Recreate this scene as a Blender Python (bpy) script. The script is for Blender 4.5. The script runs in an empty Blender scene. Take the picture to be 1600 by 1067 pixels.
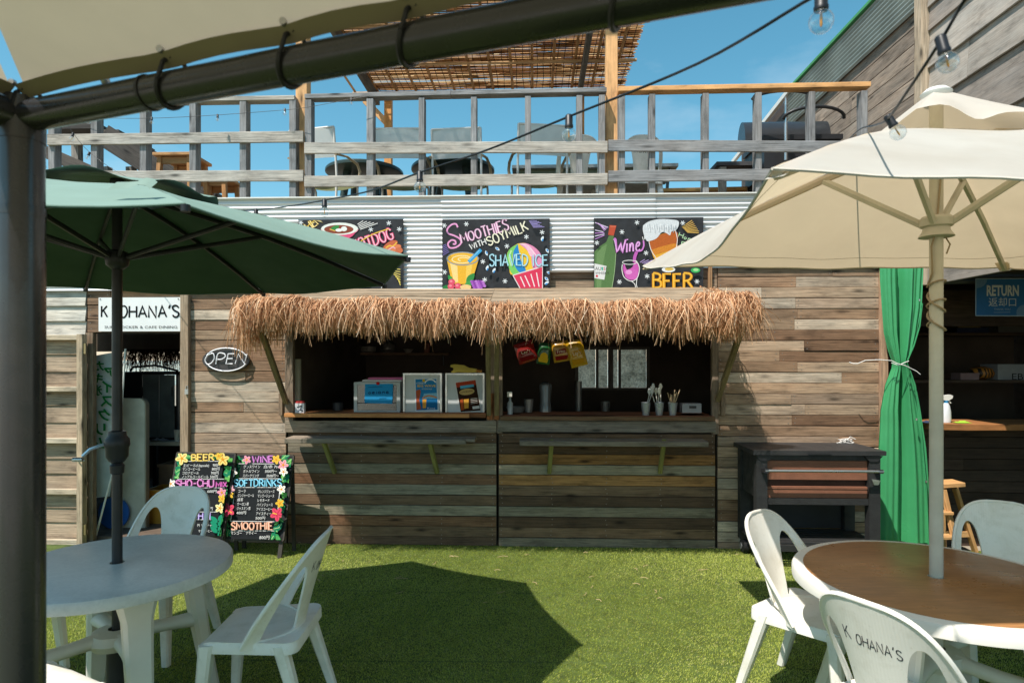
import bpy, bmesh, math, random
import numpy as np
from mathutils import Vector, Matrix, geometry as mgeo

random.seed(7)
rng = np.random.default_rng(7)
R = math.radians
scene = bpy.context.scene
col = scene.collection

# ------------------------------------------------------------------ camera, sky, sun, exposure
F, HZ, CZ, YAW = 970.0, 562.0, 1.65, R(2.2)      # focal length and horizon row of the 1600 px photograph, eye height, yaw
cam_d = bpy.data.cameras.new('camera')
cam = bpy.data.objects.new('camera', cam_d); col.objects.link(cam)
cam_d.sensor_width = 36.0
cam_d.lens = 36.0 * F / 1600.0
cam_d.shift_y = (HZ - 533.5) / 1600.0
cam_d.clip_start = 0.05; cam_d.clip_end = 5000
cam.location = (0, 0, CZ); cam.rotation_euler = (R(90), 0, YAW)
cam_d.dof.use_dof = True; cam_d.dof.focus_distance = 5.2; cam_d.dof.aperture_fstop = 5.0
scene.camera = cam

SUN = Vector((0.394, 0.435, -1.0)).normalized()   # direction the light travels
sun_d = bpy.data.lights.new('sun', 'SUN'); sun_d.energy = 5.0; sun_d.angle = R(0.55); sun_d.color = (1.0, 0.94, 0.86)
sun = bpy.data.objects.new('sun', sun_d); col.objects.link(sun)
sun.rotation_euler = (-SUN).to_track_quat('Z', 'Y').to_euler()
sun.location = (-4, -6, 9)
ELEV = math.asin(-SUN.z)
AZ = math.atan2(-SUN.x, -SUN.y)                   # clockwise from +Y
world = bpy.data.worlds.new('World'); scene.world = world; world.use_nodes = True
wn, wl_ = world.node_tree.nodes, world.node_tree.links
wn.clear()
wout = wn.new('ShaderNodeOutputWorld'); wbg = wn.new('ShaderNodeBackground'); wbg.inputs['Strength'].default_value = 0.13
sky = wn.new('ShaderNodeTexSky'); sky.sky_type = 'NISHITA'; sky.sun_disc = False
sky.sun_elevation = ELEV; sky.sun_rotation = AZ; sky.altitude = 0; sky.air_density = 1.0; sky.dust_density = 0.35; sky.ozone_density = 1.6
wtc = wn.new('ShaderNodeTexCoord'); wmap = wn.new('ShaderNodeMapping'); wmap.inputs['Scale'].default_value = (2.0, 2.0, 5.0)
wmap.inputs['Location'].default_value = (0.35, 0.1, 0.62)
wno = wn.new('ShaderNodeTexNoise'); wno.inputs['Scale'].default_value = 1.3; wno.inputs['Detail'].default_value = 7; wno.inputs['Roughness'].default_value = .55
wramp = wn.new('ShaderNodeValToRGB'); wramp.color_ramp.elements[0].position = .56; wramp.color_ramp.elements[1].position = .86
wramp.color_ramp.elements[1].color = (.38, .38, .38, 1)
whs = wn.new('ShaderNodeHueSaturation'); whs.inputs['Hue'].default_value = .466; whs.inputs['Saturation'].default_value = 1.22
wmix = wn.new('ShaderNodeMix'); wmix.data_type = 'RGBA'; wmix.inputs[7].default_value = (6.2, 6.5, 6.8, 1)
wl_.new(wtc.outputs['Generated'], wmap.inputs['Vector']); wl_.new(wmap.outputs[0], wno.inputs['Vector'])
wl_.new(wno.outputs['Fac'], wramp.inputs['Fac']); wl_.new(wramp.outputs['Color'], wmix.inputs[0])
wl_.new(sky.outputs[0], whs.inputs['Color']); wl_.new(whs.outputs[0], wmix.inputs[6]); wl_.new(wmix.outputs[2], wbg.inputs['Color'])
wl_.new(wbg.outputs[0], wout.inputs['Surface'])

vs = scene.view_settings
vs.view_transform = 'Standard'; vs.look = 'None'; vs.gamma = 1.0; vs.exposure = 0.42; vs.use_curve_mapping = False
scene.cycles.use_denoising = True
scene.cycles.max_bounces = 8; scene.cycles.diffuse_bounces = 4; scene.cycles.glossy_bounces = 3; scene.cycles.transmission_bounces = 6
scene.cycles.transparent_max_bounces = 8; scene.cycles.caustics_reflective = False; scene.cycles.caustics_refractive = False
scene.cycles.sample_clamp_indirect = 6.0

# ------------------------------------------------------------------ where a point of the photograph stands in the place
cY, sY = math.cos(YAW), math.sin(YAW)
def CW(x, d, z):            # eye frame (right, depth, absolute height) -> world
    return Vector((x * cY - d * sY, x * sY + d * cY, z))
def AT(px, py, d):          # at depth d
    return CW((px - 800) / F * d, d, CZ + (HZ - py) / F * d)
def WY(px, py, Y):          # on the vertical plane y = Y
    u = (px - 800) / F
    return AT(px, py, Y / (u * sY + cY))
def WX(px, py, X):          # on the vertical plane x = X
    u = (px - 800) / F
    return AT(px, py, X / (u * cY - sY))
def WZ(px, py, z):          # on the level plane z
    return AT(px, py, (z - CZ) * F / (HZ - py))

# ------------------------------------------------------------------ objects
wm = {}
def _link(o, parent, M):
    col.objects.link(o)
    if parent is not None:
        o.parent = parent
        o.matrix_basis = wm[parent].inverted() @ M
    else:
        o.matrix_basis = M
    wm[o] = M
def tag(o, label=None, cat=None, group=None, kind=None):
    if label: o['label'] = label
    if cat: o['category'] = cat
    if group: o['group'] = group
    if kind: o['kind'] = kind
    return o
def thing(name, loc, label, cat, group=None):
    o = bpy.data.objects.new(name, None); o.empty_display_size = .1
    _link(o, None, Matrix.Translation(Vector(loc)))
    return tag(o, label, cat, group)
def place(o, loc, rz=0):
    M = Matrix.Translation(Vector(loc)) @ Matrix.Rotation(rz, 4, 'Z')
    o.matrix_basis = M; wm[o] = M
def copy_thing(src, label=None, group=None):
    def cp(o, par):
        c = o.copy(); col.objects.link(c); c.parent = par
        wm[c] = wm[o]
        for ch in list(o.children): cp(ch, c)
        return c
    c = cp(src, None)
    if label: c['label'] = label
    if group: c['group'] = group
    return c

class MB:
    def __init__(s): s.v = []; s.f = []; s.m = []; s.mi = 0
    def add(s, vs, fs):
        n = len(s.v); s.v.extend(tuple(p) for p in vs)
        for q in fs: s.f.append([n + i for i in q]); s.m.append(s.mi)
    def box(s, a, b):
        x0, x1 = sorted((a[0], b[0])); y0, y1 = sorted((a[1], b[1])); z0, z1 = sorted((a[2], b[2]))
        s.add([(x, y, z) for z in (z0, z1) for y in (y0, y1) for x in (x0, x1)],
              [(0, 2, 3, 1), (4, 5, 7, 6), (0, 1, 5, 4), (2, 6, 7, 3), (0, 4, 6, 2), (1, 3, 7, 5)])
    def prism(s, pts, n):           # polygon pts swept by the vector n
        k = len(pts); n = Vector(n)
        s.add([Vector(p) for p in pts] + [Vector(p) + n for p in pts],
              [list(range(k))[::-1], list(range(k, 2 * k))] + [(i, (i + 1) % k, k + (i + 1) % k, k + i) for i in range(k)])
    def loft(s, rings, cap=True, closed=True):
        k = len(rings[0]); fs = []
        for j in range(len(rings) - 1):
            for i in range(k if closed else k - 1):
                fs.append((j * k + i, j * k + (i + 1) % k, (j + 1) * k + (i + 1) % k, (j + 1) * k + i))
        if cap: fs += [list(range(k))[::-1], list(range((len(rings) - 1) * k, len(rings) * k))]
        s.add([p for r in rings for p in r], fs)
    def tube(s, pts, r, n=8, cap=True, flat=1.0):
        pts = [Vector(p) for p in pts]; rings = []; up = None
        for i, p in enumerate(pts):
            t = (pts[min(i + 1, len(pts) - 1)] - pts[max(i - 1, 0)]).normalized()
            if up is None: up = Vector((0, 0, 1)) if abs(t.z) < .9 else Vector((0, 1, 0))
            a = t.cross(up).normalized(); b = a.cross(t).normalized(); up = b
            rr = r[i] if isinstance(r, (list, tuple)) else r
            rings.append([p + a * rr * math.cos(2 * math.pi * k / n) + b * rr * flat * math.sin(2 * math.pi * k / n) for k in range(n)])
        s.loft(rings, cap)
    def lathe(s, prof, c, n=24, cap=True):
        c = Vector(c)
        s.loft([[c + Vector((r * math.cos(2 * math.pi * k / n), r * math.sin(2 * math.pi * k / n), z)) for k in range(n)] for r, z in prof], cap)
    def bar(s, p, q, w, h, up=(0, 0, 1)):
        p, q = Vector(p), Vector(q); x = (q - p).normalized(); up = Vector(up)
        if abs(x.dot(up)) > .99: up = Vector((0, 1, 0))
        a = up.cross(x).normalized() * w / 2; b = x.cross(a).normalized() * h / 2
        s.loft([[e - a - b, e + a - b, e + a + b, e - a + b] for e in (p, q)])
    def build(s, name, mats, parent=None, smooth=None, origin=None, colr=None):
        v = np.array(s.v, dtype=np.float64)
        if origin is None: origin = (v.min(0) + v.max(0)) / 2
        origin = Vector(origin)
        me = bpy.data.meshes.new(name)
        me.from_pydata([tuple(p) for p in (v - np.array(origin))], [], s.f)
        for m in (mats if isinstance(mats, (list, tuple)) else [mats]): me.materials.append(m)
        if max(s.m, default=0) > 0: me.polygons.foreach_set('material_index', s.m)
        me.update()
        if smooth is not None:
            me.shade_smooth(); me.set_sharp_from_angle(angle=R(smooth))
        o = bpy.data.objects.new(name, me)
        if colr is not None: o.color = (*colr, 1)
        _link(o, parent, Matrix.Translation(origin))
        return o

def fast_mesh(name, verts, faces_flat, nper, mat, parent=None, attr=None, smooth=False):
    """big meshes from numpy: verts (n,3), faces as a flat index array with nper corners each"""
    me = bpy.data.meshes.new(name)
    origin = (verts.min(0) + verts.max(0)) / 2
    nf = len(faces_flat) // nper
    me.vertices.add(len(verts)); me.vertices.foreach_set('co', (verts - origin).astype(np.float32).ravel())
    me.loops.add(len(faces_flat)); me.loops.foreach_set('vertex_index', faces_flat.astype(np.int32))
    me.polygons.add(nf); me.polygons.foreach_set('loop_start', np.arange(nf, dtype=np.int32) * nper)
    if attr is not None:
        a = me.attributes.new('tint', 'FLOAT', 'POINT'); a.data.foreach_set('value', attr.astype(np.float32))
    me.update(calc_edges=True); me.validate()
    if smooth: me.shade_smooth()
    me.materials.append(mat)
    o = bpy.data.objects.new(name, me)
    _link(o, parent, Matrix.Translation(Vector(origin)))
    return o

def frame_x(p, q, up=(0, 0, 1)):
    p, q = Vector(p), Vector(q); x = (q - p).normalized(); up = Vector(up)
    if abs(x.dot(up)) > .99: up = Vector((0, 1, 0))
    y = up.cross(x).normalized(); z = x.cross(y)
    M = Matrix((x, y, z)).transposed().to_4x4(); M.translation = (p + q) / 2
    return M, (q - p).length
def beam(name, parent, p, q, w, h, mat, colr=(.3, .3, .3), up=(0, 0, 1), ch=.003, rough=.0):
    """a sawn timber from p to q: w across, h along 'up'; chamfered, ends slightly out of true"""
    M, L = frame_x(p, q, up)
    ch = min(ch, w * .3, h * .3)
    cs = [(-w/2, -h/2 + ch), (-w/2 + ch, -h/2), (w/2 - ch, -h/2), (w/2, -h/2 + ch), (w/2, h/2 - ch), (w/2 - ch, h/2), (-w/2 + ch, h/2), (-w/2, h/2 - ch)]
    rings = []; ns = 2 if rough == 0 else max(2, int(L / .25) + 1)
    for i in range(ns):
        dy, dz, sz = (random.uniform(-1, 1) * rough for _ in range(3))
        rings.append([(-L/2 + L * i / (ns - 1), y + dy * .5, z + dz * .4 + (sz * .5 if z > 0 else -sz * .3)) for y, z in cs])
    b = MB(); b.loft(rings)
    me = bpy.data.meshes.new(name); me.from_pydata(b.v, [], b.f); me.update(); me.materials.append(mat)
    o = bpy.data.objects.new(name, me); o.color = (*colr, 1)
    _link(o, parent, M)
    return o

# ------------------------------------------------------------------ materials
def lin(h):
    if isinstance(h, (tuple, list)): return tuple(h)
    h = h.lstrip('#'); c = [int(h[i:i + 2], 16) / 255 for i in (0, 2, 4)]
    return tuple(x / 12.92 if x <= .04045 else ((x + .055) / 1.055) ** 2.4 for x in c)
class NT:
    def __init__(s, name):
        s.mat = bpy.data.materials.new(name); s.mat.use_nodes = True
        s.n = s.mat.node_tree.nodes; s.l = s.mat.node_tree.links
        s.p = s.n['Principled BSDF']; s.out = s.n['Material Output']
    def new(s, t, **kw):
        nd = s.n.new('ShaderNode' + t)
        for k, v in kw.items():
            if k in nd.inputs: nd.inputs[k].default_value = v
            else: setattr(nd, k, v)
        return nd
    def link(s, a, b): s.l.new(a, b)
    def ramp(s, fac, e):
        r = s.new('ValToRGB'); cr = r.color_ramp
        while len(cr.elements) < len(e): cr.elements.new(.5)
        for el, (p, c) in zip(cr.elements, e):
            el.position = p; el.color = (c, c, c, 1) if isinstance(c, (int, float)) else (*c, 1)
        s.link(fac, r.inputs['Fac']); return r.outputs['Color']
    def mul(s, a, b):
        m = s.new('Mix', data_type='RGBA', blend_type='MULTIPLY'); m.inputs[0].default_value = 1
        for sock, x in ((m.inputs[6], a), (m.inputs[7], b)):
            if hasattr(x, 'links'): s.link(x, sock)
            else: sock.default_value = (*x, 1)
        return m.outputs[2]
    def coords(s, scale=(1, 1, 1), rnd=True):
        tc = s.new('TexCoord'); v = tc.outputs['Object']
        if rnd:
            oi = s.new('ObjectInfo'); cx = s.new('CombineXYZ')
            for i, k in enumerate((37.1, 91.7, 53.3)):
                mm = s.new('Math', operation='MULTIPLY'); s.link(oi.outputs['Random'], mm.inputs[0]); mm.inputs[1].default_value = k; s.link(mm.outputs[0], cx.inputs[i])
            va = s.new('VectorMath', operation='ADD'); s.link(v, va.inputs[0]); s.link(cx.outputs[0], va.inputs[1]); v = va.outputs[0]
        mp = s.new('Mapping'); mp.inputs['Scale'].default_value = scale; s.link(v, mp.inputs['Vector'])
        return mp.outputs[0]
    def noise(s, vec, scale, detail=4, rough=.55, dist=0):
        n = s.new('TexNoise'); n.inputs['Scale'].default_value = scale; n.inputs['Detail'].default_value = detail
        n.inputs['Roughness'].default_value = rough; n.inputs['Distortion'].default_value = dist
        s.link(vec, n.inputs['Vector']); return n.outputs['Fac']
    def bump(s, h, strength=.3, dist=.002):
        b = s.new('Bump'); b.inputs['Strength'].default_value = strength; b.inputs['Distance'].default_value = dist
        s.link(h, b.inputs['Height']); s.link(b.outputs[0], s.p.inputs['Normal'])

_mc = {}
def mat(name, c, rough=.6, metal=0.0, var=.12, vs=9, bump=0.0, bs=60, spec=.4, transl=0.0, tc=None, dirt=0.0, coat=0.0):
    if name in _mc: return _mc[name]
    t = NT(name); c = lin(c); co = t.coords()
    n1 = t.noise(co, vs, 5)
    cc = t.mul(c, t.ramp(n1, [(.3, 1 - var), (.7, 1 + var)]))
    if dirt:
        n3 = t.noise(co, vs * .35, 6, .6, .5)
        cc = t.mul(cc, t.ramp(n3, [(.36, tuple(1 - dirt * k for k in (.8, .95, 1.1))), (.56, 1.0)]))
    t.link(cc, t.p.inputs['Base Color'])
    t.p.inputs['Metallic'].default_value = metal; t.p.inputs['Specular IOR Level'].default_value = spec
    t.link(t.ramp(n1, [(.3, min(1, rough + .07)), (.7, max(.03, rough - .07))]), t.p.inputs['Roughness'])
    if coat: t.p.inputs['Coat Weight'].default_value = coat
    if bump: t.bump(t.noise(co, bs, 4), bump, .003)
    if transl:
        tr = t.new('BsdfTranslucent'); tcol = lin(tc) if tc else c
        t.link(t.mul(tcol, t.ramp(n1, [(.3, 1 - var), (.7, 1 + var)])), tr.inputs['Color'])
        mx = t.new('MixShader'); mx.inputs[0].default_value = transl
        t.link(t.p.outputs[0], mx.inputs[1]); t.link(tr.outputs[0], mx.inputs[2]); t.link(mx.outputs[0], t.out.inputs['Surface'])
    _mc[name] = t.mat
    return t.mat

def wood_mat(name, grain=1.0, rough=.82, knots=True, spec=.25):
    t = NT(name); oi = t.new('ObjectInfo')
    n1 = t.noise(t.coords((1.1, 30, 30)), 2.6, 8, .68, 1.1)
    n2 = t.noise(t.coords((4, 150, 150)), 1.0, 3)
    n3 = t.noise(t.coords((2.6, 7, 7)), 1.7, 6, .65)
    n4 = t.noise(t.coords((.9, 3, 3)), 2.2, 4, .6)
    g = .45 * grain
    c = t.mul(oi.outputs['Color'], t.ramp(n1, [(.28, 1 - g * 1.45), (.40, 1 - g * .55), (.50, 1 - g * .02), (.70, 1 + g * .36)]))
    c = t.mul(c, t.ramp(n2, [(.30, 1 - .32 * grain), (.65, 1 + .14 * grain)]))
    c = t.mul(c, t.ramp(n3, [(.30, .55), (.46, .92), (.70, 1.18)]))
    c = t.mul(c, t.ramp(n4, [(.35, (.95, .97, .98)), (.65, (1.04, 1.0, .96))]))
    if knots:
        vo = t.new('TexVoronoi'); vo.inputs['Scale'].default_value = 1.0; t.link(t.coords((2.3, 9, 9)), vo.inputs['Vector'])
        c = t.mul(c, t.ramp(vo.outputs['Distance'], [(.05, .22), (.13, .72), (.2, 1.0)]))
    t.link(c, t.p.inputs['Base Color']); t.p.inputs['Roughness'].default_value = rough; t.p.inputs['Specular IOR Level'].default_value = spec
    mixh = t.new('Math', operation='ADD'); t.link(n1, mixh.inputs[0]); t.link(n2, mixh.inputs[1])
    t.bump(mixh.outputs[0], .55 * grain, .004)
    return t.mat
WOOD = wood_mat('weathered_wood')
PINE = wood_mat('fresh_pine', .42, .7)
PLY = wood_mat('weathered_plywood', .5, .85, False)
PAINTW = wood_mat('dark_stained_wood', .7, .6)
def tint_mat(name, e, rough=.8, transl=0.0):
    """colour chosen per blade / strand / reed by its stored tint"""
    t = NT(name); a = t.new('Attribute'); a.attribute_name = 'tint'
    c = t.ramp(a.outputs['Fac'], e)
    t.link(c, t.p.inputs['Base Color']); t.p.inputs['Roughness'].default_value = rough; t.p.inputs['Specular IOR Level'].default_value = .25
    if transl:
        tr = t.new('BsdfTranslucent'); t.link(c, tr.inputs['Color']); mx = t.new('MixShader'); mx.inputs[0].default_value = transl
        t.link(t.p.outputs[0], mx.inputs[1]); t.link(tr.outputs[0], mx.inputs[2]); t.link(mx.outputs[0], t.out.inputs['Surface'])
    return t.mat
def glass_mat(name, c=(1, 1, 1), rough=0.0, thin=.85):
    t = NT(name)
    tr = t.new('BsdfTransparent'); tr.inputs['Color'].default_value = (*c, 1)
    gl = t.new('BsdfGlossy'); gl.inputs['Roughness'].default_value = rough; gl.inputs['Color'].default_value = (1, 1, 1, 1)
    fr = t.new('LayerWeight'); fr.inputs['Blend'].default_value = .25
    pw = t.new('Math', operation='POWER'); t.link(fr.outputs['Facing'], pw.inputs[0]); pw.inputs[1].default_value = 1.4
    ad = t.new('Math', operation='MULTIPLY_ADD'); t.link(pw.outputs[0], ad.inputs[0]); ad.inputs[1].default_value = .85; ad.inputs[2].default_value = 1 - thin; ad.use_clamp = True
    mx = t.new('MixShader'); t.link(ad.outputs[0], mx.inputs[0]); t.link(tr.outputs[0], mx.inputs[1]); t.link(gl.outputs[0], mx.inputs[2])
    t.link(mx.outputs[0], t.out.inputs['Surface']); return t.mat
GLASS = glass_mat('clear_glass', (.95, .97, .97), 0.03, .90)
def shade(c, a, b, rd_=random):
    k = rd_.uniform(a, b); return tuple(q * k for q in c)
PLASTIC = mat('white_plastic', '#e8e5dc', .38, var=.04, spec=.5, dirt=.10, vs=5, transl=.06, tc='#c9d4cc')
def chair_mat():
    t = NT('moulded_chair_plastic'); c = lin('#e8e5dc'); co = t.coords(rnd=True); obj = t.coords(rnd=False)
    n = t.noise(co, 6, 6, .65, .4); n2 = t.noise(co, 45, 4, .7); n3 = t.noise(t.coords((3, 3, .6)), 7, 5, .7)
    cc = t.mul(c, t.ramp(n, [(.32, (.84, .83, .79)), (.52, 1.0)])); cc = t.mul(cc, t.ramp(n2, [(.28, (.86, .85, .82)), (.40, 1.0)])); cc = t.mul(cc, t.ramp(n3, [(.25, .9), (.4, 1.0)]))
    t.link(cc, t.p.inputs['Base Color']); t.link(t.ramp(n, [(.3, .55), (.7, .36)]), t.p.inputs['Roughness'])
    w = t.new('TexWave'); w.bands_direction = 'X'; w.inputs['Scale'].default_value = 28; w.inputs['Distortion'].default_value = .3; t.link(obj, w.inputs['Vector']); t.bump(w.outputs['Fac'], .22, .0015)
    return t.mat
CHAIRP = chair_mat()
PLASTIC_G = mat('aged_white_plastic', '#dcd9ce', .42, var=.06, spec=.5, dirt=.14, vs=4)
BLACKM = mat('black_painted_metal', (.018, .018, .02), .42, var=.2, spec=.5)
GREYM = mat('dark_grey_powder_coat', (.026, .026, .028), .28, var=.10, spec=.6, vs=20, coat=.15)
STEEL = mat('bare_steel', (.55, .55, .54), .3, metal=.9, var=.1)
WHITEM = mat('white_painted_metal', (.72, .71, .66), .4, var=.06)
CREAMM = mat('cream_painted_metal', (.62, .58, .48), .42, var=.06, dirt=.08)
BLACKPL = mat('black_plastic', (.02, .02, .022), .45, var=.15)
# ------------------------------------------------------------------ chalk and print: flat strokes, fills and letters laid on a board
def smooth_line(pts, n=5):
    if len(pts) < 3: return list(pts)
    out = []; P = [pts[0]] + list(pts) + [pts[-1]]
    for i in range(1, len(P) - 2):
        p0, p1, p2, p3 = P[i - 1], P[i], P[i + 1], P[i + 2]
        for k in range(n):
            t = k / n
            out.append(tuple(.5 * (2 * p1[j] + (p2[j] - p0[j]) * t + (2 * p0[j] - 5 * p1[j] + 4 * p2[j] - p3[j]) * t * t + (3 * p1[j] - p0[j] - 3 * p2[j] + p3[j]) * t ** 3) for j in (0, 1)))
    out.append(tuple(pts[-1])); return out
O_ = [(.35, 1), (.12, .88), (0, .5), (.12, .12), (.35, 0), (.58, .12), (.7, .5), (.58, .88), (.35, 1)]
S_ = [(.6, .83), (.48, .97), (.28, 1), (.08, .9), (.05, .72), (.2, .57), (.42, .47), (.6, .33), (.58, .12), (.38, 0), (.16, .03), (.02, .18)]
FONT = {  # letter: (width, [(curved?, points), ...])
 'A': (.8, [(0, [(0, 0), (.38, 1), (.76, 0)]), (0, [(.14, .34), (.62, .34)])]),
 'B': (.65, [(0, [(0, 0), (0, 1)]), (1, [(0, 1), (.35, .98), (.52, .86), (.5, .64), (.32, .54), (0, .53)]), (1, [(.3, .54), (.58, .44), (.6, .14), (.38, .01), (0, 0)])]),
 'C': (.65, [(1, [(.62, .8), (.48, .96), (.3, 1), (.1, .84), (0, .5), (.1, .16), (.3, 0), (.5, .04), (.64, .2)])]),
 'D': (.7, [(0, [(0, 0), (0, 1)]), (1, [(0, 1), (.3, .98), (.58, .8), (.66, .5), (.58, .2), (.3, .02), (0, 0)])]),
 'E': (.6, [(0, [(.56, 1), (0, 1), (0, 0), (.58, 0)]), (0, [(0, .52), (.44, .52)])]),
 'F': (.55, [(0, [(.54, 1), (0, 1), (0, 0)]), (0, [(0, .52), (.42, .52)])]),
 'G': (.72, [(1, [(.62, .8), (.48, .96), (.3, 1), (.1, .84), (0, .5), (.1, .16), (.32, 0), (.55, .06), (.66, .2)]), (0, [(.66, .2), (.66, .45), (.42, .45)])]),
 'H': (.72, [(0, [(0, 0), (0, 1)]), (0, [(.68, 0), (.68, 1)]), (0, [(0, .52), (.68, .52)])]),
 'I': (.2, [(0, [(.08, 0), (.08, 1)])]),
 'J': (.5, [(1, [(.42, 1), (.42, .25), (.25, 0), (.05, .1)])]),
 'K': (.66, [(0, [(0, 0), (0, 1)]), (0, [(.6, 1), (.02, .45)]), (0, [(.2, .6), (.64, 0)])]),
 'L': (.52, [(0, [(0, 1), (0, 0), (.5, 0)])]),
 'M': (.9, [(0, [(0, 0), (.1, 1), (.44, .3), (.78, 1), (.88, 0)])]),
 'N': (.74, [(0, [(0, 0), (0, 1), (.7, 0), (.7, 1)])]),
 'O': (.74, [(1, O_)]),
 'P': (.6, [(0, [(0, 0), (0, 1)]), (1, [(0, 1), (.4, .97), (.56, .75), (.4, .5), (0, .46)])]),
 'R': (.66, [(0, [(0, 0), (0, 1)]), (1, [(0, 1), (.4, .97), (.56, .76), (.4, .52), (0, .48)]), (0, [(.3, .48), (.64, 0)])]),
 'S': (.64, [(1, S_)]),
 'T': (.66, [(0, [(0, 1), (.64, 1)]), (0, [(.32, 1), (.32, 0)])]),
 'U': (.7, [(1, [(0, 1), (0, .35), (.1, .06), (.34, 0), (.58, .08), (.66, .35), (.66, 1)])]),
 'V': (.72, [(0, [(0, 1), (.36, 0), (.7, 1)])]),
 'W': (.98, [(0, [(0, 1), (.24, 0), (.48, .8), (.72, 0), (.96, 1)])]),
 'X': (.66, [(0, [(0, 0), (.64, 1)]), (0, [(0, 1), (.64, 0)])]),
 'Y': (.68, [(0, [(0, 1), (.34, .5), (.66, 1)]), (0, [(.34, .5), (.34, 0)])]),
 "'": (.2, [(0, [(.16, 1.08), (.04, .8)])]), '-': (.5, [(0, [(.05, .5), (.42, .5)])]), ' ': (.4, []),
 'i': (.2, [(0, [(.1, .55), (.08, 0)]), (0, [(.13, .78), (.13, .86)])]),
 'n': (.5, [(0, [(.06, .55), (.02, 0)]), (1, [(.04, .25), (.18, .52), (.34, .5), (.38, .3), (.4, 0)])]),
 'e': (.5, [(1, [(.02, .28), (.3, .34), (.36, .5), (.22, .58), (.04, .4), (.04, .12), (.2, 0), (.44, .12)])]),
 'a': (.5, [(1, [(.36, .5), (.2, .58), (.02, .35), (.1, .04), (.28, .08), (.36, .4), (.38, 0)])]),
 'o': (.48, [(1, [(.2, .56), (.02, .3), (.2, 0), (.38, .28), (.2, .56)])]),
 'l': (.18, [(0, [(.08, 1), (.08, 0)])]), 'y': (.5, [(0, [(.02, .55), (.2, .05)]), (0, [(.42, .55), (.08, -.3)])]),
}
_cm = {}
def chalk(h):
    if h not in _cm:
        t = NT('chalk_' + h.lstrip('#')); c = lin(h); co = t.coords(rnd=False)
        n = t.noise(co, 160, 3, .7)
        t.link(t.mul(c, t.ramp(n, [(.3, .72), (.6, 1.0)])), t.p.inputs['Base Color'])
        t.p.inputs['Roughness'].default_value = .9; t.p.inputs['Specular IOR Level'].default_value = .1
        _cm[h] = t.mat
    return _cm[h]
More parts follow.
